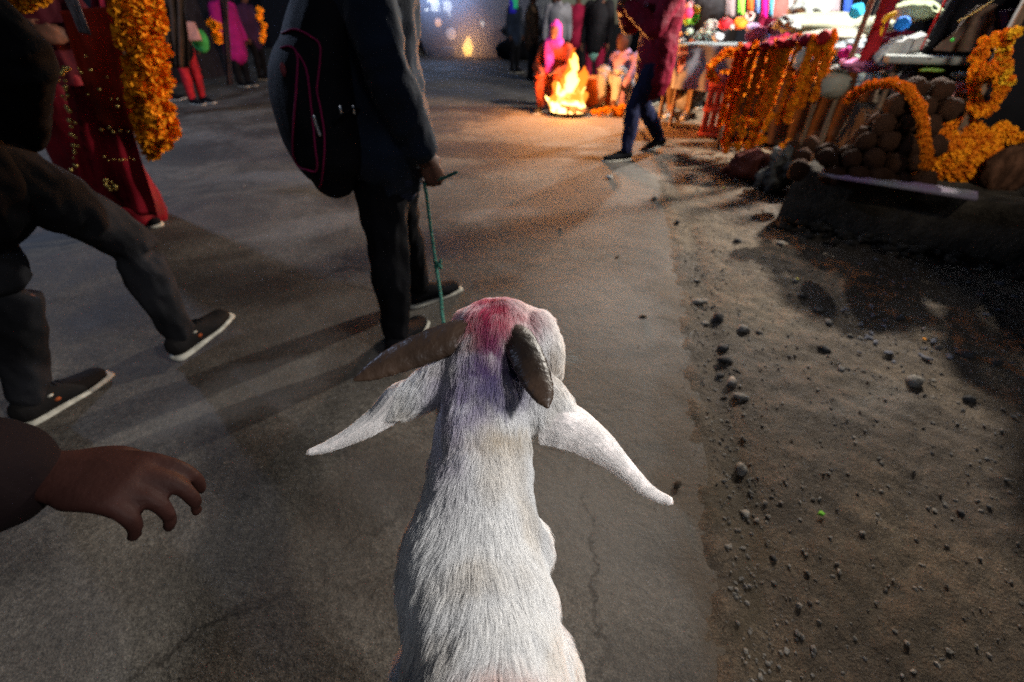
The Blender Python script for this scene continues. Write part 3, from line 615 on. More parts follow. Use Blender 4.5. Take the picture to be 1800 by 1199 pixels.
def dye_shade(root, rng):
    n = len(root); px, py = proj(root); front = 1.0
    col = np.tile(np.array((.93, .925, .92)), (n, 1))*(.90+.10*rng.rand(n))[:, None]
    nz_ = np.array([noise.noise(Vector(p*22)) for p in root]); nz2 = np.array([noise.noise(Vector(p*60)) for p in root])
    warm = np.clip(nz_*.6+.05, 0, .3)[:, None]; col = col*(1-warm)+np.array((.74, .66, .56))*warm
    def put(c, m):
        nonlocal col
        m = np.clip(m*(1+.9*nz2)*(.55+.9*rng.rand(n)), 0, 1)[:, None]; col = col*(1-m)+np.array(c)*m
    put((.66, .22, .26), .8*gmask(px, py, 855, 565, 78, 32)); put((.60, .03, .11), .95*gmask(px, py, 866, 545, 26, 24))
    put((.36, .05, .17), .95*gmask(px, py, 862, 600, 22, 48)); put((.15, .08, .24), .95*gmask(px, py, 868, 645, 58, 46))  # dark purple: powder dye with hair shadow painted into the fur colour
    put((.20, .18, .32), .75*gmask(px, py, 872, 684, 56, 34)); put((.38, .30, .52), .5*gmask(px, py, 805, 700, 45, 60)); put((.60, .55, .62), .5*gmask(px, py, 790, 760, 40, 110))  # purple to grey down the neck: dye mixed with painted head shadow
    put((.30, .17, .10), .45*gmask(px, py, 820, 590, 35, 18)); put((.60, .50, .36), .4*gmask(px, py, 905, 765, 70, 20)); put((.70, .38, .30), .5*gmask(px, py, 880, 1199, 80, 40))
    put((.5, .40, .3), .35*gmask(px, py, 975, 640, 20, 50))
    return np.hstack([col, np.ones((n, 1))])
def dirs(root, nr):
    d = np.zeros_like(root); d[:, 1] = -1; d[:, 2] = -.35; x = root[:, 0]+.03
    d[:, 0] = x*5.5
    h = np.clip((root[:, 1]-.47)/.08, 0, 1)[:, None]      # on the head: away from a whorl between the horns
    o = root-np.array((-.02, .585, .81)); o /= np.linalg.norm(o, axis=1)[:, None]+1e-6
    return d*(1-h)+(o*.9+np.array((0, -.7, -.2)))*h
def lens_(root):
    h = np.clip((root[:, 1]-.42)/.1, 0, 1); c = np.exp(-(((root[:, 0]+.02)/.05)**2+((root[:, 1]-.53)/.05)**2))
    return (.019+.008*np.clip((.38-root[:, 1])/.15, 0, 1))*(1-h)+.014*h+.019*c
keepf = lambda c, n: ((c[:, 1] > .02) & (c[:, 2] > .40))*(.15+np.clip(n[:, 2]*.6-n[:, 1]*.4+.45, 0, 1))
coat('coat', gm, 230000, lens_, dirs, goat, M_fur, keep=keepf, dye_shade=dye_shade)
def eardye(rim):
    def f(root, rng):
        n = len(root); col = np.tile(np.array((.91, .89, .88)), (n, 1))*(.88+.12*rng.rand(n))[:, None]; return np.hstack([col, np.ones((n, 1))])
    return f
for e, P_ in ((eL, earL), (eR, earR)):
    v = np.array(P_[-1]-P_[0]); v /= np.linalg.norm(v)
    coat('ear_coat', e.data, 26000, lambda r: np.full(len(r), .0055), lambda r, n, v=v: np.tile(v, (len(r), 1)), e, M_fur, r0=.00013, lift=.12, keep=lambda c, n: np.clip(n[:, 2]*.7-n[:, 1]*.4+.35, .03, 1), dye_shade=eardye(0)).matrix_parent_inverse = Matrix()
wh = []
for i in range(14):
    a = np.array((.075, .62, .67)); d = np.array((1, random.uniform(-.6, .5), random.uniform(-.1, .7))); d /= np.linalg.norm(d); l = random.uniform(.03, .055)
    wh.append(tube([a, a+d*l*.6, a+d*l+np.array((0, 0, -.006))], [.0002]*3, seg=4, sub=3, cap=False))
build('whiskers', join(wh), M_plast, goat)['kind'] = 'stuff'

# ------------------------------------------------------------------ marigolds and garlands
def petal_ball(seed, n=46):
    rnd = random.Random(seed); V = []; Fc = []
    iv, fi = ICO[1]; V += [tuple(v*.62) for v in iv]; Fc += [tuple(f) for f in fi]
    for i in range(n):
        z = 1-2*(i+.5)/n; r = math.sqrt(1-z*z); a = i*2.39996+rnd.uniform(-.2, .2); d = Vector((r*math.cos(a), r*math.sin(a), z))
        s_ = d.orthogonal().normalized(); s_.rotate(Matrix.Rotation(rnd.uniform(0, 6.28), 3, d)); t_ = d.cross(s_)
        R1 = rnd.uniform(.82, 1.06); w = rnd.uniform(.24, .34); k = len(V)
        V += [tuple(d*.5-s_*w*.4), tuple(d*.5+s_*w*.4), tuple(d*R1+s_*w+t_*.12), tuple(d*(R1+.05)+t_*.2), tuple(d*R1-s_*w+t_*.12)]
        Fc += [(k, k+1, k+2, k+3, k+4)]
    me = bpy.data.meshes.new('marigold'); me.from_pydata(V, [], Fc); me.update(); return me
BALLS = {m.name: [petal_ball(s) for s in range(2)] for m in (M_mar, M_mard, M_yel)}
for m in (M_mar, M_mard, M_yel):
    for b_ in BALLS[m.name]: b_.materials.append(m)
def flower(parent, p, r, m, name='marigold'):
    o = bpy.data.objects.new(name, random.choice(BALLS[m.name])); C.objects.link(o); o.parent = parent
    o.location = Vector(p)-parent.location; o.rotation_euler = [random.uniform(0, 6.28) for _ in range(3)]; s = r*random.uniform(.85, 1.15); o.scale = (s, s, s*random.uniform(.8, 1)); return o
def garland(P, label, fr=.022, thick=0, mats=(M_mar,), group='marigold garlands on the stalls', cat='garland', step=1.3, jit=.3, alt=None):
    S = catmull([tuple(p) for p in P], 14); root = empty('garland', tuple(S[0]), 0, label=label, cat=cat, group=group)
    acc = 0; k = 0; last = S[0]; i = 0
    for a, b in zip(S, S[1:]):
        t = b-a; l = np.linalg.norm(t); acc += l
        while acc > fr*step:
            acc -= fr*step; t_ = Vector(t).normalized(); s_ = t_.orthogonal().normalized(); w_ = t_.cross(s_)
            if thick:
                for q in range(5):
                    an = q*1.2566+k*.63; p = Vector(b)+(s_*math.cos(an)+w_*math.sin(an))*thick; flower(root, p+Vector([random.gauss(0, fr*jit) for _ in range(3)]), fr, random.choice(mats))
            else:
                m = mats[0] if not alt else (mats[1] if (k//alt) % 3 == 2 else mats[0])
                flower(root, Vector(b)+Vector([random.gauss(0, fr*jit) for _ in range(3)]), fr, m)
            k += 1
    return root

# --- woman in red sari on the left
sari, JS = person('person in a red sari with gold sequins behind the striding figure at left', (-2.62, 3.02, 0), -2.3, dict(elR=(.22, .12, 1.1), wrR=(.1, .28, 1.1), elL=(-.22, .12, 1.1), wrL=(-.1, .28, 1.08), hdL=(.8, .5, 0), hdR=(-.8, .5, 0)),
    voxel=.012, top=mat('dark_red_blouse', (.04, .004, .008), rough=.8), skirt=M_sari, hem=.85)
# shawl: a hanging cloth sheet with gold trim
def cloth(name, pts, m, parent=None, n=26, amp=.012, th=.003, fr=5, seed=0, fold=(1, 0, 0)):
    """pts: 4 corners TL,TR,BR,BL"""
    a, b, c, d = [Vector(p) for p in pts]; nn = (b-a).cross(d-a).normalized(); V = []; Fc = []
    for j in range(n+1):
        for i in range(n+1):
            u, v = i/n, j/n; p = a.lerp(b, u).lerp(d.lerp(c, u), v)
            w = amp*(math.sin(u*fr*6.28+2*noise.noise(Vector((u*2, v*1.5, seed))))*(.4+.6*v)+1.2*noise.noise(Vector((u*3, v*3, seed+4))))
            V.append(p+nn*w)
    k = len(V); V += [p-nn*th for p in V]; m_ = n+1
    for j in range(n):
        for i in range(n):
            q = j*m_+i; Fc.append((q, q+1, q+m_+1, q+m_)); Fc.append((k+q, k+q+m_, k+q+m_+1, k+q+1))
    for i in range(n):
        Fc += [(i, k+i, k+i+1, i+1), (n*m_+i, n*m_+i+1, k+n*m_+i+1, k+n*m_+i), (i*m_, (i+1)*m_, k+(i+1)*m_, k+i*m_), (i*m_+n, k+i*m_+n, k+(i+1)*m_+n, (i+1)*m_+n)]
    return build(name, (V, Fc), m, parent)
M_shawl = mat('orange_red_shawl', (.26, .022, .010), rough=.6, var=.4, scale=5, bscale=220)
sh1 = cloth('shawl', [D(105, 20, 2.62), D(200, 10, 2.66), D(240, 232, 2.72), D(170, 215, 2.66)], M_shawl, sari, amp=.02, fr=2)
sh2 = cloth('sari_pleats', [D(112, 150, 2.66), D(212, 150, 2.74), D(278, 384, 2.86), D(150, 350, 2.70)], M_sari, sari, amp=.022, fr=2.5, seed=3)
seq = []
def seqrow(p, q, n, y, r, j):
    for i in range(n):
        t = (i+random.random()*.6)/n; px = p[0]+(q[0]-p[0])*t+random.gauss(0, j); py = p[1]+(q[1]-p[1])*t+random.gauss(0, j)
        seq.append(blob(D(px, py, y-.03), (r*random.uniform(.6, 1.3),)*3, 2, .1))
seqrow((108, 110), (138, 300), 30, 2.64, .0095, 4); seqrow((175, 225), (240, 235), 7, 2.66, .007, 3); seqrow((185, 278), (235, 282), 9, 2.70, .006, 1.5); seqrow((180, 325), (208, 330), 11, 2.74, .009, 5); seqrow((130, 100), (235, 200), 12, 2.62, .007, 14); seqrow((28, 130), (50, 190), 8, 2.6, .009, 5)
build('gold_sequins', join(seq), M_gold, sari)['kind'] = 'stuff'
gp1 = [D(252, -60, 2.72), D(258, 0, 2.72), D(263, 60, 2.74), D(268, 120, 2.76), D(284, 185, 2.76), D(288, 235, 2.70), D(272, 256, 2.62), D(256, 205, 2.55), D(244, 125, 2.52), D(230, 62, 2.52), D(222, 5, 2.52), D(208, -60, 2.52)]
garland(gp1, 'thick orange marigold garland hanging in a long loop in front of the red sari', .046, .026, (M_mar,), cat='garland', step=1.25)

# --- bystanders along the left side
bl = 'bystanders along the left side of the street'
def stand(px, py, face, label, top, bottom, hem=.74, grp=bl, **k):
    g = G(px, py); return person(label, (g.x, g.y, 0), face, k.pop('ov', None), top=top, bottom=bottom, hem=hem, group=grp, voxel=.016, **k)
stand(352, 183, -1.9, 'bystander in red trousers and dark jacket with a green cloth', M_black, M_red, .72)
stand(300, 176, -1.4, 'bystander in brown trousers behind the loop of the big garland', M_black, mat('brown_cloth', (.06, .035, .02)), .62)
stand(432, 152, -2.0, 'bystander in a magenta skirted coat just left of the backpack', M_magenta, M_black, .55, loose=.03)
stand(465, 140, -1.8, 'bystander in dark clothes half hidden by the backpack', mat('dark_purple_cloth', (.03, .012, .035)), M_black, .7)
stand(240, 150, -1.2, 'bystander in dark red coat deep at the upper left behind the sari', mat('dark_red_coat', (.05, .012, .012)), mat('brown_cloth', (.06, .035, .02)), .6)
stand(130, 190, -1.2, 'bystander in a dark brown shawl at the far upper left', mat('brown_shawl_cloth', (.035, .02, .015)), M_black, .6)
g = D(352, 72, 8.3)
tag(build('folded_cloth', remesh(blob(g, (.13, .10, .16), 3, .2), .02), mat('green_cloth', (.03, .20, .05))), 'small bundle of green cloth held by the bystander in red trousers', 'cloth')
tag(cloth('scarf', [D(315, 36, 8.2), D(342, 40, 8.2), D(356, 72, 8.1), D(330, 72, 8.1)], mat('salmon_cloth', (.45, .18, .12)), None, n=12), 'salmon pink cloth over the arm of the bystander in red trousers', 'cloth')
garland([D(368, 30, 7.7), D(380, 55, 7.7), D(388, 76, 7.7)], 'short orange garland beside the bystander in red trousers', .05, .03)
garland([D(452, 8, 8), D(460, 40, 8), D(464, 70, 8)], 'narrow orange garland beside the magenta coat', .045, 0)
garland([D(-20, 8, 2.3), D(30, 2, 2.3), D(75, -20, 2.3)], 'orange garland passing the top left corner', .03, .02)

# --- right hand people
person('person in a maroon quilted jacket and navy jeans walking past the fire', (1.34, 4.98, 0), 1.75,
    dict(anL=(-.18, .25, .085), knL=(-.06, .18, .47), anR=(.20, -.28, .11), knR=(.12, .0, .46), elR=(.22, .20, 1.10), wrR=(.06, .36, 1.26), elL=(-.24, .16, 1.08), wrL=(-.06, .34, 1.24), hdR=(-.7, .4, .3), hdL=(.7, .4, .3), ftR=(0, 1, -.25), look=(0, 1, -.2)),
    voxel=.011, top=mat('maroon_quilted_cloth', (.13, .006, .018), rough=.6, var=.3, scale=9, bscale=25, bump=.8, bdist=.004), bottom=mat('navy_denim', (.010, .012, .034), rough=.85, bscale=220), hem=.66, loose=.022, jw=.95)
SIT = dict(pel=(0, 0, .38), chest=(0, .1, .70), neck=(0, .13, .90), head=(0, .18, 1.04), shL=(-.18, .1, .84), shR=(.18, .1, .84), elL=(-.25, .25, .60), wrL=(-.12, .46, .56), elR=(.25, .25, .60), wrR=(.12, .46, .56),
           hipL=(-.1, .03, .38), hipR=(.1, .03, .38), knL=(-.15, .42, .50), knR=(.15, .42, .50), anL=(-.12, .40, .085), anR=(.12, .40, .085), hdL=(.4, .9, -.1), hdR=(-.4, .9, -.1), hnL=(0, 0, 1), hnR=(0, 0, 1), look=(0, 1, -.15))
person('person in a pink head scarf sitting low behind the bonfire warming both hands', (.68, 7.95, 0), 2.75, SIT, voxel=.014, top=mat('rust_jacket_cloth', (.30, .05, .02)), bottom=mat('rust_jacket_cloth', (.3, .05, .02)), hem=.80, scarf=M_pinkc, hair=False, sc_=.97)
stand(1040, 168, 2.6, 'person in maroon trousers and a black jacket standing behind the bonfire', M_black, M_maroon, .70, 'people around the bonfire', shirt=mat('teal_cloth', (.14, .32, .27)))
stand(975, 150, 3.0, 'person in a dark grey long coat standing left behind the pink scarf', M_grey, M_black, .5, 'people around the bonfire')
CR = dict(SIT); CR.update(pel=(0, 0, .22), chest=(0, .14, .50), neck=(0, .18, .70), head=(0, .24, .82), shL=(-.18, .15, .63), shR=(.18, .15, .63), elL=(-.22, .3, .42), elR=(.22, .3, .42), wrL=(-.14, .42, .2), wrR=(.1, .42, .2), hipL=(-.09, .02, .22), hipR=(.09, .02, .22), hdL=(0, .4, -.9), hdR=(0, .4, -.9))
g = G(1108, 196); person('person crouching by the bonfire reaching a bare arm to marigolds', (g.x, g.y+.25, 0), 2.2, CR, voxel=.014, top=mat('mauve_vest_cloth', (.12, .07, .12)), bottom=M_grey, sleeve_end=.15, skin=M_skin2, sc_=1.1, hem=.84)
g = G(1215, 205); person('person in grey crouching under the edge of the grey draped table', (g.x, g.y+.3, 0), 2.6, CR, voxel=.014, top=M_grey, bottom=mat('brown_cloth', (.06, .035, .02)), sc_=1.05, hem=.84, shoes=M_white)
# far silhouettes
k = 0
for px, py, lb in ((762, 97, 'distant dark figure nearest the backpack wearer under the bright shop lights'), (782, 96, 'distant dark figure standing right below the lights'), (805, 96, 'tall distant dark figure just left of the far fire'), (838, 96, 'distant dark figure just right of the far fire'),
                   (872, 97, 'distant dark figure right of the single round light'), (893, 99, 'distant dark figure at the left end of the sack heap'), (750, 99, 'distant dark figure half hidden by the arm of the backpack wearer'), (925, 96, 'distant dark figure before the heap of sacks'), (945, 88, 'distant dark figure behind the bonfire smoke')):
    g = G(px, py); person(lb, (g.x, g.y, 0), random.uniform(0, 6), None, voxel=.03, top=M_black if k % 2 else M_navyj, bottom=M_black, hem=.7, group='distant people in the street', hands={}, sc_=1.0); k += 1
for px, lb, tp in ((1250, 'seller in black standing behind the far end of the grey table', M_black), (1165, 'seller in dark brown behind the person in maroon jacket', mat('brown_shawl_cloth', (.035, .02, .015))), (1380, 'seller in maroon behind the garland rack', M_maroon), (1600, 'seller in black behind the upper shelf of the coconut stall', M_black), (1745, 'seller in black at the right edge behind the brown draped cloth', M_black)):
    y = {1250: 8.2, 1165: 8.6, 1380: 6.6, 1600: 4.9, 1745: 3.8}[px]; g = D(px, 30, y)
    person(lb, (g.x, g.y, 0), 2.6, None, voxel=.02, top=tp, bottom=M_black, hem=.7, group='sellers behind the stalls')

# ------------------------------------------------------------------ bonfire
fc = G(1000, 203)
fire = empty('bonfire', (fc.x, fc.y, 0), 0, label='bonfire with tall yellow flames burning in a dark metal pan on the street', cat='bonfire')
prof = [(.0, .02), (.24, .02), (.29, .06), (.31, .065), (.30, .05), (.25, .012), (.0, .012)]
def lathe(c, prof, seg=28):
    V = []; Fc = []
    for r, z in prof:
        for k in range(seg): a = 6.2832*k/seg; V.append((c[0]+r*math.cos(a), c[1]+r*math.sin(a), c[2]+z))
    for i in range(len(prof)-1):
        for k in range(seg): Fc.append((i*seg+k, i*seg+(k+1) % seg, (i+1)*seg+(k+1) % seg, (i+1)*seg+k))
    return V, Fc
build('pan', lathe((fc.x, fc.y, 0), prof), mat('sooty_metal', (.02, .015, .012), rough=.6, metal=.5), fire)
for i in range(9):
    a = i*.7; b_ = random.uniform(.05, .2); build('log', tube([(fc.x+math.cos(a)*b_-math.sin(a)*.18, fc.y+math.sin(a)*b_+math.cos(a)*.18, .07), (fc.x+math.cos(a)*b_*.2+math.sin(a)*.15, fc.y+math.sin(a)*b_-math.cos(a)*.15, .12+random.random()*.06)], [.025, .02], seg=8), mat('charred_wood', (.025, .015, .01)), fire)
def flame_mat(name, hot, tip, s, z0, z1):
    m = bpy.data.materials.new(name); m.use_nodes = True; n = m.node_tree; n.nodes.clear(); L = n.links.new
    out = n.nodes.new('ShaderNodeOutputMaterial'); e = n.nodes.new('ShaderNodeEmission'); tr = n.nodes.new('ShaderNodeBsdfTransparent'); mx = n.nodes.new('ShaderNodeMixShader')
    geo = n.nodes.new('ShaderNodeNewGeometry'); sp = n.nodes.new('ShaderNodeSeparateXYZ'); L(geo.outputs['Position'], sp.inputs[0])
    mr = n.nodes.new('ShaderNodeMapRange'); mr.inputs[1].default_value = z0; mr.inputs[2].default_value = z1; L(sp.outputs[2], mr.inputs[0])
    r = n.nodes.new('ShaderNodeValToRGB'); r.color_ramp.elements[0].color = (*hot, 1); r.color_ramp.elements[1].color = (*tip, 1); L(mr.outputs[0], r.inputs[0]); L(r.outputs[0], e.inputs['Color'])
    e.inputs['Strength'].default_value = s
    lw = n.nodes.new('ShaderNodeLayerWeight'); lw.inputs['Blend'].default_value = .4
    pw = n.nodes.new('ShaderNodeMath'); pw.operation = 'POWER'; pw.inputs[1].default_value = 1.1; L(lw.outputs['Facing'], pw.inputs[0])
    L(pw.outputs[0], mx.inputs[0]); L(e.outputs[0], mx.inputs[1]); L(tr.outputs[0], mx.inputs[2]); L(mx.outputs[0], out.inputs['Surface']); m.cycles.emission_sampling = 'AUTO'
    return m
FM = flame_mat('inner_flame', (1, .62, .20), (1, .40, .06), 5.5, .05, .8); FO = flame_mat('outer_flame', (1, .30, .03), (1, .16, .01), 1.8, .05, .8)
def flame(px, base, top, w, m, y, seed, bend=10):
    P = []; n = 6; rad = []
    for i in range(n):
        t = i/(n-1); py = base+(top-base)*t; x = px+bend*t+7*math.sin(seed+t*5)*t
        P.append(D(x, py, y)); s = y/ray(x, py)[1]/F; rad.append(w*s*(.55+.75*t if t < .25 else max(.08, 1.05*(1-t)**.75+.06))*(1+.2*math.sin(seed*3+i*2.4)))
    V, Fc = tube(P, rad, seg=18, sub=6); V = [np.array(v)+np.array(noise.noise_vector(Vector(v)*9+Vector((seed, 0, 0))))*.05*min(1, (v[2])/.3) for v in V]
    return build('flame', (V, Fc), m, fire)
for i, a in enumerate([(985, 200, 150, 17, 0, 4), (1010, 200, 140, 17, 0, 4), (1000, 198, 92, 15, .03, 6), (1000, 165, 100, 8, 0, 8), (973, 198, 165, 9, 0, -6), (1022, 200, 155, 9, .04, 2), (995, 202, 172, 24, -.05, 0)]):
    flame(a[0], a[1], a[2], a[3], FM, fc.y+a[4], i*1.7, a[5])
for i, a in enumerate([(990, 202, 128, 26, .05), (1012, 200, 118, 22, .06), (968, 190, 140, 7, -.02), (998, 130, 88, 6, .03)]): flame(a[0], a[1], a[2], a[3], FO, fc.y+a[4], i*2.3+1)
lamp('bonfire_light', (fc.x-.02, fc.y-.36, .32), 680, (1, .36, .08), .12)
def tub(px, py, r, h, m, label, cat='tub', flare=1.3):
    g = G(px, py); o = build(cat, lathe((g.x, g.y, .004), [(0, .01), (r*.75, 0), (r*.78, .02), (r*flare*.8, h*.9), (r*flare*.86, h), (r*flare*.80, h*.99), (r*.74, .03), (0, .03)]), m); return tag(o, label, cat)
tub(1052, 186, .30, .40, mat('orange_plastic', (.55, .13, .03), rough=.45), 'wide orange tub standing right of the bonfire')
tub(960, 184, .20, .50, mat('red_orange_plastic', (.55, .09, .03), rough=.45), 'tall red tub standing left behind the bonfire')
g = G(1090, 206); root = empty('marigold_heap', tuple(g), 0, label='small heap of orange marigolds on the ground right of the bonfire', cat='marigolds')
for i in range(26): flower(root, (g.x+random.gauss(0, .16), g.y+random.gauss(0, .08), .04+random.random()*.08), .05, M_mar)
tag(build('scrap', rock(G(1070, 316)+Vector((0, 0, .02)), .03, 3, 2), M_white), 'crumpled white scrap lying on the road before the bonfire', 'scrap')

# far street: fire, lights, smoke, backdrop
ff = G(823, 98)
o = build('far_fire', tube([(ff.x, ff.y, .1), (ff.x, ff.y, .28), (ff.x+.04, ff.y, .62)], [.16, .2, .03]), emit('far_flame', (1, .5, .08), 9)); tag(o, 'small far fire glowing yellow in the street under the smoke', 'fire')
lamp('far_fire_light', (ff.x+.2, ff.y-.4, .6), 90, (1, .42, .15), .2)
lm = emit('white_shop_light', (.95, 1, 1), 7)
for i, (px, py, r, lb) in enumerate(((762, 8, .26, 'left lamp of the upper row of white shop lights'), (785, 12, .24, 'right lamp of the upper row of white shop lights'), (760, 25, .32, 'big left lamp of the lower row of white shop lights'), (784, 25, .19, 'round right lamp of the lower row of white shop lights'), (847, 42, .13, 'single round white light right of the far fire'))):
    p = D(px, py, 22); o = empty('shop_lamp', tuple(p), 0, label=lb, cat='lamp', group='far white lights')
    build('bulb', blob(p, (r, r*.5, r*.8), 2, .05), lm, o); build('hanger', tube([p+Vector((0, .02, r*.8)), p+Vector((0, .02, r*.8+.4))], [.02, .02], seg=6), M_black, o)
p = D(770, 40, 21.5); tag(build('lamp', blob(p, (.14, .1, .14), 2, .05), emit('amber_light', (1, .45, .15), 3)), 'small amber light just below the white shop lights', 'lamp')
p = D(793, 60, 21); tag(build('lamp', blob(p, (.2, .1, .2), 2, .05), emit('pinkish_light', (1, .75, .7), 1.0)), 'dim pinkish light above the far white box', 'lamp')
p = D(790, 92, 20.5); tag(build('box', box(p, (.5, .3, .35), 0, .02), M_white), 'white box on the ground below the far lights', 'box')
def smoke(name, parts, dens, col, label):
    m = bpy.data.materials.new(name); m.use_nodes = True; n = m.node_tree; n.nodes.clear(); out = n.nodes.new('ShaderNodeOutputMaterial'); v = n.nodes.new('ShaderNodeVolumePrincipled')
    v.inputs['Color'].default_value = (*col, 1); v.inputs['Density'].default_value = dens; n.links.new(v.outputs[0], out.inputs['Volume'])
    o = build('smoke', remesh(join(parts), .12, 6), m); o['kind'] = 'stuff'; o['label'] = label; return o
smoke('pale_smoke', [blob((-1.5, 20.2, 1.0), (1.9, 1.2, 1.5), 3, .35), blob((.2, 19.5, 1.2), (1.6, 1.2, 1.6), 3, .4, seed=2), blob((-.4, 20, 3), (2.8, 1.4, 1.6), 3, .35, seed=4)], 1.0, (.75, .80, .98), 'pale bluish smoke drifting over the far street')
# buildings: dark fronts behind both rows
def facade(x0, x1, y, h, col, label, depth=3):
    m = mat('plaster_%d' % (abs(int(x0*10))), col, rough=.9, scale=2, var=.3)
    r = empty('building', ((x0+x1)/2, y, 0), 0, label=label, cat='building'); build('wall', box(((x0+x1)/2, y+depth/2, h/2-.05), (x1-x0, depth, h+.1)), m, r, smooth=False)
    n = max(1, int((x1-x0)/1.8)); dm = mat('dark_shutter', (.02, .022, .03), rough=.5, stretch=(1, 1, 20), bscale=3, bump=.8)
    for i in range(n):
        cx = x0+(i+.5)*(x1-x0)/n; sh = build('shutter', box((cx, y-.02, 1.15), (1.35, .06, 2.3)), dm, r, smooth=False); build('lintel', box((cx, y-.06, 2.42), (1.6, .16, .14)), m, sh, smooth=False)
    build('roof', box(((x0+x1)/2, y+depth/2-.2, h+.08), (x1-x0+.3, depth+.6, .16)), m, r, smooth=False)
facade(-14, -7.2, 11.5, 3.4, (.022, .018, .020), 'dark shop building with shutters behind the bystanders at left')
facade(-8, 1.0, 30, 3.6, (.014, .016, .028), 'low building closing the far end of the street')
facade(3.2, 14, 12.8, 3.4, (.022, .018, .017), 'dark shop building with shutters behind the stalls at right')
facade(-20, -4.5, 27, 3.4, (.012, .012, .018), 'unlit building at the far left of the street end')
for i, (px, py, s) in enumerate(((895, 94, .5), (925, 90, .65), (958, 96, .5), (905, 70, .5), (940, 62, .6))):
    g = G(px, 96); z = .3+(0 if i < 3 else .55)
    o = build('sack', remesh(blob((g.x*.85, g.y*.85+i*.1, z), (s*.9, s*.7, s*.65), 3, .3, seed=i, ridge=.6), .04), M_black)
    tag(o, ['dark sack at the left end of the far heap', 'fat dark sack in the middle of the far heap', 'dark sack at the right end of the far heap', 'dark sack on top left of the far heap', 'dark sack on top right of the far heap'][i], 'sack', 'heap of dark sacks by the far street')

# ------------------------------------------------------------------ stalls on the right
# near stall: earthen platform
A = G(1385, 345); 
def quadprism(P, z0, z1, n=24, amp=.03, seed=0):
    """P: 4 ground corners ccw; noisy block"""
    a, b, c, d = [Vector((p[0], p[1], 0)) for p in P]; V = []; Fc = []
    ring = []
    for p, q in ((a, b), (b, c), (c, d), (d, a)):
        for i in range(n): ring.append(p.lerp(q, i/n))
    m = len(ring); lev = 9; cen = (a+b+c+d)/4
    for j in range(lev):
        z = z0+(z1-z0)*j/(lev-1)
        for p in ring:
            k = noise.noise(Vector((p.x*4, p.y*4, z*5+seed)))+.5*noise.noise(Vector((p.x*11, p.y*11, z*12)))
            o_ = (p-cen).normalized()*(amp*k+.05*(1-j/(lev-1))); V.append((p.x+o_.x, p.y+o_.y, z+amp*.3*k))
    for j in range(lev-1):
        for i in range(m): Fc.append((j*m+i, j*m+(i+1) % m, (j+1)*m+(i+1) % m, (j+1)*m+i))
    t0 = (lev-1)*m
    for s_ in (.66, .33):
        k0 = len(V)
        for i in range(m): p = Vector(V[t0+i]) if s_ == .66 else None; q = Vector((ring[i].x, ring[i].y, z1)); w = cen.lerp(q, s_); V.append((w.x, w.y, z1+amp*.4*noise.noise(w*6)))
        pt = t0 if s_ == .66 else k0-m
        for i in range(m): Fc.append((pt+i, pt+(i+1) % m, k0+(i+1) % m, k0+i))
        last = k0
    V.append((cen.x, cen.y, z1)); 
    for i in range(m): Fc.append((last+i, last+(i+1) % m, len(V)-1))
    return V, Fc
stall = empty('market_stall', (2.6, 3.0, 0), 0, label='low market stall on a dark earth bank heaped with coconuts and marigolds', cat='market stall')
M_bank = mat('dark_earth', (.045, .038, .030), rough=.95, var=.4, scale=9, bscale=50, bump=1, bdist=.006)
fA = Vector((1.90, 3.12, 0)); fB = Vector((3.1, 2.10, 0)); back = Vector((.95, 1.1, 0))
build('bank', quadprism([fA, fB, fB+back, fA+back], -.06, .33, seed=1), M_bank, stall)
build('middle_tier', quadprism([fA+back*.42+Vector((.15, -.15, 0)), fB+back*.42, fB+back, fA+back], .30, .60, amp=.02, seed=3), M_bank, stall)
bL = G(1440, 306, .37); bR = G(1718, 350, .37)
pd = (bR-bL).normalized(); pn = Vector((-pd.y, pd.x, 0)); mid = (bL+bR)/2
M_plank = mat('powder_stained_plank', (.30, .29, .30), rough=.8, scale=3, var=.2, col2=(.24, .15, .25), stretch=(2.2, 2.2, 1))
pl_ = build('plank', box(mid+pn*.05, ((bR-bL).length, .14, .022), math.atan2(pd.y, pd.x), .004), M_plank, stall)
# upper shelf with grey cloth edge
sL = D(1556, 98, 3.75); sR = D(1800, 106, 3.45); sh = (sL+sR)/2; sd_ = (sR-sL)
build('shelf', box(sh+Vector((.12, .2, -.02)), (sd_.length, .45, .05), math.atan2(sd_.y, sd_.x), .01), mat('pale_board', (.19, .21, .20), rough=.7), stall)
for t in (.03, .97):
    p = sL.lerp(sR, t)+Vector((.15, .1, 0)); build('post', tube([(p.x, p.y, .3), (p.x, p.y, p.z-.03)], [.02, .02], seg=8), M_wood, stall)
for px0, y0, hgt in ((1533, 4.3, 2.4), (1810, 3.0, 2.3)):
    g = D(px0, 0, y0); build('canopy_pole', tube([(g.x, g.y, -.02), (g.x, g.y, 1.2), (g.x+.02, g.y, hgt)], [.022, .02, .018], seg=10), M_wood, stall)
build('canopy', box((3.5, 4.3, 2.45), (2.4, 2.6, .03), -.7), mat('blue_tarpaulin', (.04, .07, .14), rough=.6), stall)
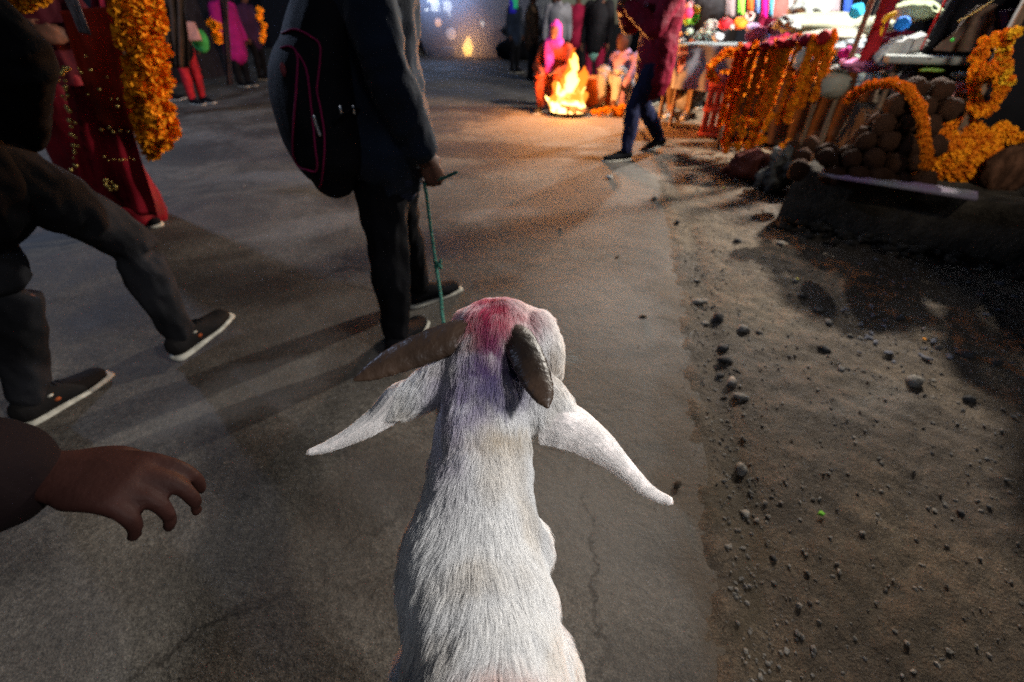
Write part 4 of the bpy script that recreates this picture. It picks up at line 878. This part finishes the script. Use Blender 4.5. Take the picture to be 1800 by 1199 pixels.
# coconuts
cn = []; c0 = G(1395, 296, .40); c1 = G(1612, 318, .40); cd_ = (c1-c0).normalized(); cp = Vector((-cd_.y, cd_.x, 0)); r0 = .062
Lc = (c1-c0).length; proto = []
for k_ in range(4):
    V, Fc = blob((0, 0, 0), (1, .93, 1.12), 3, .20, 2.6, seed=k_); me = bpy.data.meshes.new('coconut'); me.from_pydata([tuple(v) for v in V], [], Fc); me.materials.append(M_coco)
    me.polygons.foreach_set('use_smooth', [True]*len(me.polygons)); proto.append(me)
ORD = ['first', 'second', 'third', 'fourth', 'fifth', 'sixth', 'seventh', 'eighth', 'ninth', 'tenth', 'eleventh']
r0 = .058
for lev_ in range(6):
    for dep in (0, 1):
        nn = int((Lc+.06-lev_*.085)/(2*r0))
        for i in range(nn):
            p = c1-cd_*((i+.3+.5*(lev_ % 2))*2*r0-.10)+cp*((dep*1.8+lev_*1.0)*r0+.07)+Vector((0, 0, lev_*r0*1.55-.03))+Vector([random.gauss(0, .006) for _ in range(3)])
            rr = r0*random.uniform(.88, 1.10); o = bpy.data.objects.new('coconut', random.choice(proto)); C.objects.link(o); o.location = p; o.scale = (rr, rr, rr); o.rotation_euler = [random.uniform(0, 6) for _ in range(3)]
            tag(o, 'brown coconut, %s from the right in the %s %s row of the pile' % (ORD[i], ORD[lev_], 'back' if dep else 'front'), 'coconut', 'coconuts piled on the near stall')
for i, (px, py) in enumerate(((1392, 262), (1410, 278), (1425, 256), (1404, 300))):
    p = G(px, py, .32+.02*i); o = bpy.data.objects.new('coconut', random.choice(proto)); C.objects.link(o); o.location = p; o.scale = (.06,)*3; tag(o, ['left upper', 'middle', 'right upper', 'lowest'][i]+' coconut of the few spilled beyond the left end of the pile', 'coconut', 'coconuts piled on the near stall')
garland([D(1484, 182, 3.55), D(1516, 156, 3.4), D(1566, 147, 3.15), D(1604, 168, 2.93), D(1622, 212, 2.76), D(1627, 258, 2.64), D(1633, 300, 2.55)], 'orange garland arching over the pile of coconuts', .018, .012, (M_mard,))
# marigold heap
hp0 = empty('marigold_heap', tuple(G(1668, 296, .36)), 0, label='big heap of coiled orange marigold garlands right of the coconuts', cat='marigolds')
bm_ = blob(G(1668, 280, .42), (.17, .15, .20), 3, .12); bld = build('heap_core', bm_, M_mard, hp0)
V, _ = ICO[4]
cc = G(1668, 280, .42); cnt = 0
for i in range(300):
    z = 1-1.6*(i+.5)/300; r = math.sqrt(max(0, 1-z*z)); a = i*2.39996; d = Vector((r*math.cos(a), r*math.sin(a), z)); k = 1+.16*noise.noise(d*2.2)
    flower(hp0, cc+Vector((d.x*.23*k, d.y*.20*k, d.z*.21*k)), .025, M_mard if random.random() < .45 else M_mar)
garland([D(1752, 215, 3.0), D(1775, 240, 2.95), D(1800, 245, 2.9), D(1830, 250, 2.85)], 'loose orange garland at the right frame edge beyond the marigold heap', .026, .022, (M_mar,))
garland([D(1790, 60, 3.0), D(1740, 75, 3.05), D(1718, 120, 3.05), D(1712, 165, 3.0), D(1722, 198, 2.95), D(1745, 185, 2.95), D(1762, 150, 2.95), D(1745, 118, 2.95), D(1722, 140, 3.0)], 'looped orange garland hanging above the marigold heap', .022, .014, (M_mar, M_mard))
garland([D(1800, 50, 2.7), D(1770, 70, 2.75), D(1765, 110, 2.8), D(1775, 150, 2.8)], 'yellow orange garland strand at the right frame edge', .02, .008, (M_mard, M_yel))
def crumple(label, cat, px, py, y, w, h, m, rz=0, seed=0, d=None, vox=.012, amp=.45, tilt=0, sub=4, name=None):
    p = D(px, py, y); s = y/ray(px, py)[1]/F; V = blob(p, (w*s/2, (d or w*.7)*s/2, h*s/2), sub, amp, 1.3, rz, seed, ridge=.8, tilt=tilt)
    o = build(name or cat.replace(' ', '_'), V, m); return tag(o, label, cat)
crumple('dusty white sack beside the arching garland on the coconut stall', 'sack', 1655, 212, 3.35, 66, 58, M_white, seed=1, amp=.15)
crumple('pink and white packet on top of the dusty white sack', 'packet', 1672, 166, 3.5, 70, 30, mat('pink_packet', (.5, .14, .15), rough=.4, col2=(.6, .45, .42), scale=12), seed=2, tilt=-.25)
crumple('yellow fruit between the packet and the looped garland', 'fruit', 1682, 188, 3.3, 32, 24, mat('yellow_fruit', (.5, .36, .03), rough=.5), seed=3, amp=.08)
crumple('pale cloth at the back edge of the coconut pile', 'cloth', 1540, 142, 4.1, 70, 26, mat('pale_mint_cloth', (.5, .6, .56)), seed=4)
crumple('pinkish pouch right of the arching garland', 'pouch', 1592, 138, 4.0, 26, 26, mat('pale_pink_cloth', (.35, .22, .22)), seed=5, amp=.2)
crumple('brown sack under the upper shelf of the coconut stall', 'sack', 1610, 150, 3.9, 80, 60, mat('brown_sack', (.06, .045, .04)), seed=6, amp=.2)
crumple('pale blue plate stack under the upper shelf near the looped garland', 'plates', 1690, 133, 3.6, 34, 14, mat('pale_blue_plastic', (.3, .38, .42), rough=.4), seed=7, amp=.1)
crumple('lime green strip under the upper shelf of the coconut stall', 'cloth', 1640, 124, 3.62, 44, 6, mat('lime_cloth', (.18, .30, .05)), seed=8, amp=.1)
crumple('grey knotted bundle by the right edge of the marigold heap', 'bundle', 1775, 205, 3.1, 40, 34, M_white, seed=9)
crumple('dark round coconut heap corner at the right frame edge', 'sack', 1775, 300, 2.75, 80, 90, M_coco, seed=10, amp=.15)
crumple('pale green bundle at the upper stall left of the red bead string', 'bundle', 1608, 20, 4.3, 84, 34, mat('pale_green_cloth', (.22, .26, .15)), seed=11, amp=.18)
crumple('bright blue bundle below the pale green bundle', 'bundle', 1586, 42, 4.1, 28, 22, mat('bright_blue_cloth', (.01, .12, .45)), seed=12, amp=.15)
crumple('black bag behind the upper shelf below the pale green bundle', 'bag', 1612, 64, 4.2, 50, 40, M_black, seed=13)
crumple('cyan bundle beside the dark canopy pole', 'bundle', 1506, 20, 4.9, 24, 24, mat('cyan_cloth', (.03, .34, .58)), seed=14, amp=.15)
crumple('cream bolster roll on the back table left of the pole', 'bolster', 1455, 42, 5.3, 190, 34, mat('cream_cloth', (.19, .20, .15)), seed=15, amp=.10, d=40)
crumple('second cream roll right of the dark canopy pole', 'bolster', 1545, 46, 4.8, 70, 30, mat('cream_cloth', (.19, .20, .15)), seed=16, amp=.14, d=30)
crumple('grey sacking roll below the cream bolster', 'sack', 1480, 68, 5.1, 150, 30, mat('grey_sacking', (.20, .20, .17)), seed=17, amp=.15, d=40)
crumple('white plastic bag above the left end of the cream bolster', 'bag', 1430, 12, 5.6, 74, 50, M_plast, seed=18, amp=.35)
crumple('white plastic bag curled above the garland rack', 'bag', 1385, 42, 5.2, 46, 26, M_plast, seed=19)
crumple('grey plastic bag on the tier left of the upper shelf', 'bag', 1578, 88, 4.0, 80, 34, mat('grey_plastic', (.35, .36, .35), rough=.4), seed=20, tilt=-.5)
crumple('pink cloth spread below the dark red flag cloth', 'cloth', 1520, 116, 4.25, 90, 22, mat('dusty_pink_cloth', (.42, .14, .26)), seed=21, amp=.3, d=70)
crumple('white cloth end beside the pink cloth', 'cloth', 1478, 122, 4.3, 46, 12, M_plast, seed=22)
crumple('mint packet beside the pole foot above the pink cloth', 'packet', 1502, 106, 4.35, 22, 18, mat('mint_cloth', (.33, .48, .40)), seed=23, amp=.15)
crumple('magenta cloth scrap left of the pole foot', 'cloth', 1487, 95, 4.4, 24, 20, M_magenta, seed=24)
crumple('grey box like bale below the white cloth end', 'bale', 1465, 150, 4.3, 60, 44, mat('grey_sacking', (.20, .20, .17)), seed=25, amp=.12)
crumple('bluish grey cloth behind the foot of the pole', 'cloth', 1500, 84, 4.6, 70, 26, mat('blue_grey_cloth', (.22, .27, .30)), seed=26)
crumple('dark maroon bundle behind the grey plastic bag', 'bundle', 1580, 66, 4.2, 60, 22, mat('dark_maroon_cloth', (.10, .008, .02)), seed=27)
rf = cloth('flag_cloth', [D(1560, -30, 4.2), D(1580, 0, 4.2), D(1530, 122, 4.15), D(1506, 118, 4.2)], M_red, None, amp=.01, fr=1.5); tag(rf, 'dark red cloth strip hanging down beside the canopy pole', 'cloth')
rf = cloth('draped_cloth', [D(1720, 10, 3.6), D(1752, 8, 3.6), D(1740, 92, 3.5), D(1645, 90, 3.6)], mat('brown_drape_cloth', (.09, .06, .045)), None, amp=.03, fr=3); tag(rf, 'brown pleated cloth draped like a cone on the upper shelf', 'cloth')
rf = cloth('draped_cloth', [D(1755, 20, 3.5), D(1820, 10, 3.4), D(1825, 110, 3.3), D(1750, 100, 3.45)], mat('dark_purple_cloth', (.03, .012, .035)), None, amp=.03, fr=3, seed=8); tag(rf, 'dark printed cloth draped at the right end of the upper shelf', 'cloth')
bs = [build_ for build_ in [join([blob(D(1662-i*1.7, i*3.4, 3.7), (.007, .007, .009), 1, .1) for i in range(26)])]]
tag(build('bead_string', bs[0], mat('red_beads', (.45, .02, .02), rough=.25)), 'red bead string hanging above the upper shelf', 'bead string')
bs = join([blob(D(1745-i*4, 2+i*2.4+random.random()*2, 3.4), (.006, .006, .006), 1, .1) for i in range(16)])
tag(build('tinsel_string', bs, M_gold), 'glittering gold tinsel string above the brown draped cloth', 'tinsel')
tag(build('jewel', blob(D(1674, 71, 3.45), (.012, .008, .009), 2, 0), mat('green_jewel', (.03, .6, .05), rough=.2)), 'tiny bright green jewel on the brown draped cloth', 'jewel')
kn_ = D(1560, 30, 4.0); tag(build('tassel', join([tube([D(1572, 24, 4), D(1556, 34, 4), D(1548, 62, 4)], [.014, .016, .006], seg=8)]), M_yel), 'yellow tassel tied on the dark red cloth strip', 'tassel')

# rack of hanging garlands
rack = empty('garland_rack', (2.6, 4.6, 0), 0, label='wooden rack carrying the hanging marigold garlands', cat='rack')
rA = D(1296, 92, 5.15); rB = D(1468, 68, 4.35)
build('rail', tube([rA, rB], [.018, .018], seg=8), M_wood, rack)
for p in (rA, rB, rA.lerp(rB, .5)): build('post', tube([(p.x+.08, p.y+.1, -.02), (p.x+.03, p.y+.05, p.z)], [.02, .018], seg=8), M_wood, rack)
def strand(t, L1, label, m, bulge=.06, fr=.027, sw=0):
    p = rA.lerp(rB, t); f_ = Vector((-.45, -.85, 0)).normalized()
    P = [p+Vector((.04, .09, -L1*.5)), p+Vector((.03, .05, -.1)), p+Vector((0, 0, .035)), p+f_*bulge+Vector((sw*.3, 0, -.1)), p+f_*(bulge*1.3)+Vector((sw*.7, 0, -L1*.55)), p+f_*bulge+Vector((sw, 0, -L1))]
    return garland(P, label, fr, .006, m, group='garlands hanging on the wooden rack', step=1.45)
names = ['leftmost', 'second from left', 'third from left', 'fourth from left', 'fifth from left', 'sixth from left', 'seventh from left', 'eighth from left', 'ninth from left', 'tenth from left', 'rightmost']
Ls = [.62, .80, .86, .80, .70, .86, .66, .60, .56, .50, .44]
for i in range(11):
    strand(.02+i*.096+.02*math.sin(i*5), Ls[i], 'orange garland hanging %s on the wooden rack' % names[i], (M_mard,) if i % 2 else (M_mard, M_mar), .05+.03*(i % 3), sw=.02*math.sin(i*2))
for i, (t, c) in enumerate(((.12, M_red), (.35, M_maroon), (.6, M_red), (.72, M_maroon), (.9, M_red), (.5, M_red))):
    p = rA.lerp(rB, t)+Vector((-.02, -.05, .02)); o = build('ribbon_bow', remesh(blob(p, (.075, .05, .05), 3, .5, seed=i, ridge=.8), .012), c)
    tag(o, ['red ribbon cluster near the left end of the garland rack', 'maroon ribbon cluster left of the middle of the rack', 'red ribbon cluster right of the middle of the rack', 'maroon ribbon cluster on the right half of the rack', 'red ribbon cluster at the right end of the rack', 'red ribbon cluster at the middle of the rack'][i], 'ribbon', 'ribbons on the garland rack')
for i, (px, py, w, h) in enumerate(((1408, 105, 22, 34), (1440, 110, 14, 40))):
    crumple(['grey plastic packet hanging among the garlands on the rack', 'pale grey packet hanging near the right end of the rack'][i], 'packet', px, py, 4.45, w, h, mat('grey_plastic', (.35, .36, .35), rough=.4), seed=30+i, amp=.3)
lowf = empty('marigold_heap', tuple(G(1335, 285, .05)), 0, label='bright orange marigold blooms dangling at the foot of the rack', cat='marigolds')
for (px, py) in [(1290, 208), (1302, 211), (1299, 226), (1321, 214), (1328, 217), (1306, 235), (1322, 238), (1314, 252), (1312, 260), (1293, 256), (1298, 262), (1348, 214), (1344, 226), (1338, 240), (1334, 250), (1343, 246), (1327, 272), (1340, 272), (1325, 283), (1327, 292), (1345, 278), (1350, 290), (1374, 258), (1386, 250), (1355, 205), (1358, 282)]:
    flower(lowf, D(px, py, 4.12+(292-py)*.004), .030, M_mar)
# black leafy bundle at the rack foot
crumple('dark leafy bundle on the ground at the left end of the coconut stall', 'bundle', 1372, 305, 3.75, 70, 70, mat('dark_leaf_cloth', (.03, .027, .028), var=.6, scale=20, col2=(.12, .12, .11)), seed=33, amp=.7, sub=4)
crumple('dark red cloth lying on the ground below the hanging blooms', 'cloth', 1318, 290, 4.1, 90, 50, mat('dark_brown_red_cloth', (.07, .02, .015)), seed=34, amp=.5)
# red slatted crate with a plate basket on top
cr = G(1279, 246); cr_ang = -.45
crate = empty('crate', (cr.x, cr.y, 0), 0, label='tall red slatted crate standing left of the garland rack', cat='crate')
M_crate = mat('red_plastic', (.42, .055, .025), rough=.45, var=.25)
Mr = Matrix.Rotation(cr_ang, 3, 'Z')
def cp_(x, y, z): v = Mr @ Vector((x, y, 0)); return (cr.x+v.x, cr.y+v.y+.22, z)
for z in (.02, .28, .54):
    for sx, sy, wx, wy in ((0, -.21, .46, .03), (0, .21, .46, .03), (-.23, 0, .03, .40), (.23, 0, .03, .40)): build('rail', box(cp_(sx, sy, z+.02), (wx, wy, .05), cr_ang, .004), M_crate, crate)
for i in range(6): build('slat', box(cp_(-.19+i*.076, -.205, .29), (.066, .012, .50), cr_ang, .002), M_crate, crate)
for i in range(5): build('slat', box(cp_(-.225, -.16+i*.08, .29), (.012, .068, .50), cr_ang, .002), M_crate, crate)
bk_ = empty('basket', cp_(0, 0, .60), 0, label='round tray of flowers on top of the red slatted crate', cat='tray'); bc = Vector(cp_(0.02, 0, .60))
build('rim', lathe((bc.x, bc.y, bc.z), [(0, .0), (.25, .0), (.31, .06), (.30, .06), (.24, .015), (0, .015)]), mat('dark_purple_tray', (.06, .015, .06)), bk_)
for i in range(30): a = random.uniform(0, 6.28); r = random.uniform(0, .2); flower(bk_, (bc.x+r*math.cos(a), bc.y+r*math.sin(a), bc.z+.06), .03, M_yel if i % 2 else M_mard)
garland([D(1300, 88, 5.6), D(1275, 95, 5.65), D(1252, 115, 5.6), D(1250, 132, 5.45), D(1262, 140, 5.35)], 'orange garland curling round the tray on the red crate', .032, .012, (M_mard, M_mar))
# grey draped table
tab = empty('table', (2.6, 6.6, 0), 0, label='long table under a grey cloth behind the red crate', cat='table')
tA = D(1193, 80, 6.5); tB = D(1300, 78, 6.1); zt = .90
td = (Vector((tB.x, tB.y, 0))-Vector((tA.x, tA.y, 0))).normalized(); tn = Vector((-td.y, td.x, 0)); tl = (tB-tA).length+1.2; ta = math.atan2(td.y, td.x)
tc_ = Vector((tA.x, tA.y, 0))+td*tl/2+tn*.4
build('table_top', box(tc_+Vector((0, 0, zt-.02)), (tl, .8, .04), ta), M_wood, tab)
for u in (-.47, .47):
    for v in (-.35, .35): p = tc_+td*tl*u+tn*v; build('leg', tube([(p.x, p.y, -.01), (p.x, p.y, zt-.03)], [.025, .025], seg=8), M_wood, tab)
c_a = tc_-td*tl*.5-tn*.43; c_b = tc_+td*tl*.5-tn*.43
tcl = cloth('tablecloth', [c_a+Vector((0, 0, zt+.01)), c_b+Vector((0, 0, zt+.01)), c_b+Vector((0, 0, .42)), c_a+Vector((0, 0, .45))], M_grey, None, n=40, amp=.025, fr=7); tag(tcl, 'grey cloth hanging down the front of the long table', 'tablecloth')
ctop = build('cloth_top', box(tc_+Vector((0, 0, zt+.008)), (tl+.04, .88, .012), ta, .003), mat('blue_grey_cloth', (.22, .27, .30)), tcl)
tag(cloth('hanging_cloth', [D(1193, 82, 6.42), D(1214, 82, 6.4), D(1212, 130, 6.4), D(1192, 128, 6.42)], mat('orange_cloth', (.55, .16, .07)), None, n=12, amp=.012), 'orange cloth hanging on the left corner of the grey table', 'cloth')
tops = [((.6, .16, .03), 1192, 60, 14), ((.45, .6, .5), 1212, 56, 14), ((.8, .7, .55), 1235, 55, 14), ((.6, .6, .6), 1199, 72, 12), ((.75, .72, .68), 1250, 44, 24), ((.4, .5, .46), 1248, 62, 22), ((.45, .02, .03), 1275, 42, 26), ((.85, .2, .02), 1300, 42, 26), ((.7, .6, .58), 1287, 47, 14), ((.7, .55, .5), 1316, 30, 22), ((.45, .35, .6), 1322, 50, 24), ((.4, .45, .5), 1262, 66, 20), ((.25, .35, .33), 1225, 66, 14), ((.15, .2, .45), 1346, 62, 20), ((.2, .04, .07), 1330, 62, 40), ((.18, .04, .06), 1362, 52, 34)]
tn_ = ['orange fruit', 'pale green cup', 'cream bowl', 'white cup', 'whitish packet', 'grey green packet', 'dark red pouch', 'bright orange pouch', 'white ball', 'pale pink pouch', 'lilac pouch', 'slate packet', 'dull green cup', 'blue packet', 'maroon cloth pile', 'dark maroon pouch']
for i, ((c, px, py, w), nm) in enumerate(zip(tops, tn_)):
    m = mat('goods_%d' % i, c, rough=.5); p = D(px, py, 6.5 if px < 1260 else 6.1)
    crumple('%s among the small goods on the grey table' % nm, nm.split()[-1], px, py, 6.5 if px < 1260 else 6.1, w, w*.7, m, seed=40+i, amp=.22, sub=3)
for i, (px, w, c, L1, nm) in enumerate(((1305, 11, (.25, .75, .08), 26, 'lime green'), (1321, 10, (.75, .10, .02), 20, 'orange red'), (1333, 8, (.10, .16, .35), 24, 'dark blue'), (1346, 9, (.80, .01, .22), 32, 'magenta'), (1358, 8, (.04, .20, .28), 30, 'teal'), (1465, 26, (.10, .08, .09), 22, 'black'), (1492, 14, (.01, .03, .16), 28, 'navy'), (905, 14, (.01, .28, .12), 16, 'green'), (903, 12, (.01, .01, .22), 24, 'deep blue'), (1402, 30, (.22, .235, .235), 36, 'white'), (1372, 30, (.14, .05, .045), 34, 'brown'), (1286, 16, (.18, .14, .15), 30, 'grey'))):
    y = 6.0 if px > 1000 else 12; x0 = D(px-w/2, -40, y); x1 = D(px+w/2, -40, y); x2 = D(px+w/2-2, L1, y); x3 = D(px-w/2-2, L1, y)
    tag(cloth('hanging_ribbon', [x0, x1, x2, x3], mat('ribbon_%s' % nm.replace(' ', '_'), c, rough=.6), None, n=10, amp=.01, fr=1.5), '%s ribbon hanging at the top of the picture among the bright cloths' % nm, 'ribbon', 'ribbons hanging over the stalls')
ty = empty('hanging_toy', tuple(D(1216, 25, 6.3)), 0, label='pink yellow and green hanging ornament left above the grey table', cat='ornament')
for px, py, c, s_ in ((1213, 10, (.8, .35, .35), 8), (1210, 24, (.7, .05, .15), 11), (1222, 20, (.8, .45, .02), 9), (1220, 32, (.06, .35, .02), 10), (1209, 36, (.15, .30, .03), 8)):
    build('bead', blob(D(px, py, 6.3), (s_*.0075*.8,)*3, 2, .1), mat('orn_%d_%d' % (px, py), c, rough=.4), ty)
# dark canopies over the far right stalls
can = empty('stall_canopy', (4.2, 6.6, 0), 0, label='dark canopy on poles over the stalls at the upper right', cat='canopy')
build('cover', box((4.0, 7.6, 2.75), (4.4, 2.4, .04), -.15), M_black, can)
for p in ((1.95, 6.6), (6.1, 6.3), (2.1, 8.6), (6.2, 8.2)): build('post', tube([(p[0], p[1], -.02), (p[0], p[1], 2.74)], [.025, .022], seg=8), M_wood, can)
# rubbish in the shade under the stall
rb = []
for i in range(60):
    g = G(random.uniform(1480, 1800), random.uniform(400, 640)); s = random.uniform(.008, .026); rb.append(blob((g.x, g.y, dz(g.x, g.y)+.006), (s, s*.5, s*.25), 1, .5, 1.2, random.uniform(0, 6), i))
o = build('litter', join(rb), M_grey, smooth=False); o['kind'] = 'stuff'
# long table beyond the right frame edge, casting the deep shadow on the verge
sd = empty('side_table', (2.9, 1.4, 0), 0, label='long table under a dark cloth at the right edge before the coconut stall', cat='table')
ta_, tb_ = Vector((2.78, 2.25, .72)), Vector((2.30, .35, .72)); tw = Vector((1.0, -.25, 0))
V = [ta_, tb_, tb_+tw, ta_+tw]; V = V+[v-Vector((0, 0, .03)) for v in V]
build('table_top', (V, [(0, 1, 2, 3), (7, 6, 5, 4), (0, 4, 5, 1), (1, 5, 6, 2), (2, 6, 7, 3), (3, 7, 4, 0)]), M_wood, sd, smooth=False)
for v in (ta_+tw*.06, tb_+tw*.06, tb_+tw*.94, ta_+tw*.94): build('leg', tube([(v.x, v.y, -.03), (v.x, v.y, .69)], [.025, .025], seg=8), M_wood, sd)
tc2 = cloth('cloth_skirt', [ta_+Vector((-.02, .02, .01)), tb_+Vector((-.02, 0, .01)), tb_+Vector((-.03, 0, -.64)), ta_+Vector((-.03, .02, -.64))], M_black, sd, n=30, amp=.02, fr=7)
for i, (u, w) in enumerate(((.1, .3), (.35, .5), (.6, .3), (.85, .5))):
    p = ta_.lerp(tb_, u)+tw*w; o = build('sack', blob(p+Vector((0, 0, .14)), (.2, .18, .15), 3, .25, seed=60+i, flat=.8), M_grey)
    tag(o, ['first', 'second', 'third', 'fourth'][i]+' grey sack from the far end on the dark side table', 'sack', 'sacks on the side table')
sc2 = cloth('scarf', [D(104, -20, 1.42), D(128, -25, 1.44), D(160, 62, 1.45), D(140, 58, 1.43)], mat('light_grey_knit', (.22, .20, .22)), man2, n=12, amp=.008)
person('person in a dark coat standing beside the rump of the goat', (-.34, -.62, 0), 0, None, voxel=.02, top=M_black, bottom=M_black)  # unseen figure behind the camera, put in for the shadow it casts
# dark table filling the space behind the garland rack
bt = empty('back_table', (3.3, 5.6, 0), 0, label='low table under a brown cloth standing behind the garland rack', cat='table')
q1, q2 = D(1318, 108, 5.7), D(1560, 112, 4.7); q1.z = q2.z = .78; qw = Vector((.45, .75, 0))
V = [q1, q2, q2+qw, q1+qw]; V = V+[v-Vector((0, 0, .03)) for v in V]
build('table_top', (V, [(0, 3, 2, 1), (4, 5, 6, 7), (0, 1, 5, 4), (1, 2, 6, 5), (2, 3, 7, 6), (3, 0, 4, 7)]), M_wood, bt, smooth=False)
for v in (q1+qw*.1, q2+qw*.1, q2+qw*.9, q1+qw*.9): build('leg', tube([(v.x, v.y, -.03), (v.x, v.y, .74)], [.025, .025], seg=8), M_wood, bt)
cloth('cloth_skirt', [q1-qw*.02+Vector((0, 0, .005)), q2-qw*.02+Vector((0, 0, .005)), q2-qw*.02-Vector((0, 0, .74)), q1-qw*.02-Vector((0, 0, .74))], mat('dark_brown_skirt_cloth', (.05, .028, .020)), bt, n=30, amp=.02, fr=7)
for i, (x0, x1, y1, c, nm) in enumerate(((262, 300, 150, (.075, .035, .015), 'brown'), (300, 335, 120, (.05, .03, .02), 'dull brown'), (398, 408, 150, (.02, .015, .02), 'black'), (168, 200, 60, (.16, .01, .03), 'deep red'))):
    yy = 7.2 if x0 > 200 else 4.2
    tag(cloth('hanging_cloth', [D(x0-14, -60, yy), D(x1-14, -60, yy), D(x1, y1, yy), D(x0, y1, yy)], mat('drape_%d' % i, c), None, n=24, amp=.04, fr=2.5, seed=i), '%s cloth hanging among the bystanders at the upper left' % nm, 'cloth')
o = build('added_shade_stack', quadprism([(2.85, 3.15), (3.25, 2.80), (3.75, 3.35), (3.35, 3.75)], .33, 1.38, amp=.03, seed=9), M_black)  # added block that keeps stall lamp light off the dirt verge
tag(o, 'tall stack under black cloth behind the looped garland at the right edge', 'stack')
# litter on the road
for i, (px, py, c, nm) in enumerate(((985, 405, (.20, .18, .15), 'pale'), (1085, 455, (.05, .04, .03), 'dark'), (430, 330, (.16, .15, .14), 'grey'), (1130, 560, (.05, .035, .02), 'brown'), (1190, 857, (.03, .022, .015), 'dark brown'), (560, 300, (.12, .10, .08), 'dull'))):
    g = G(px, py); tag(build('litter_scrap', blob((g.x, g.y, .012), (.018, .009, .004), 2, .5, 1.5, i, i), mat('scrap_%d' % i, c)), '%s scrap of litter lying on the bare concrete road' % nm, 'litter', 'scraps on the road')
for i, (px, y, nm, tp) in enumerate(((975, 11.5, 'man in black further up the street above the pink scarf', M_black), (1015, 12.5, 'man in dark maroon further up the street behind the bonfire', M_maroon), (905, 14, 'man in navy further up the street above the sack heap', M_navyj), (935, 12, 'man in dark brown further up the street beside the sack heap', mat('brown_cloth', (.06, .035, .02))))):
    x = D(px, 30, y).x; person(nm, (x, y, 0), 2.2+i*.9, None, voxel=.025, top=tp, bottom=M_black, hem=.7, group='distant people in the street')
rub = []
for i in range(110):
    t = random.random(); b_ = fA.lerp(fB, t*.95)-back.normalized()*abs(random.gauss(0, .09))+Vector((-.03, -.03, 0)); q_ = random.uniform(.012, .045)
    rub.append(rock((b_.x, b_.y, dz(b_.x, b_.y)+q_*.3+max(0, .05-abs(random.gauss(0, .05)))), q_, i, 2))
tag(build('rubble', join(rub), M_bank), kind='stuff')
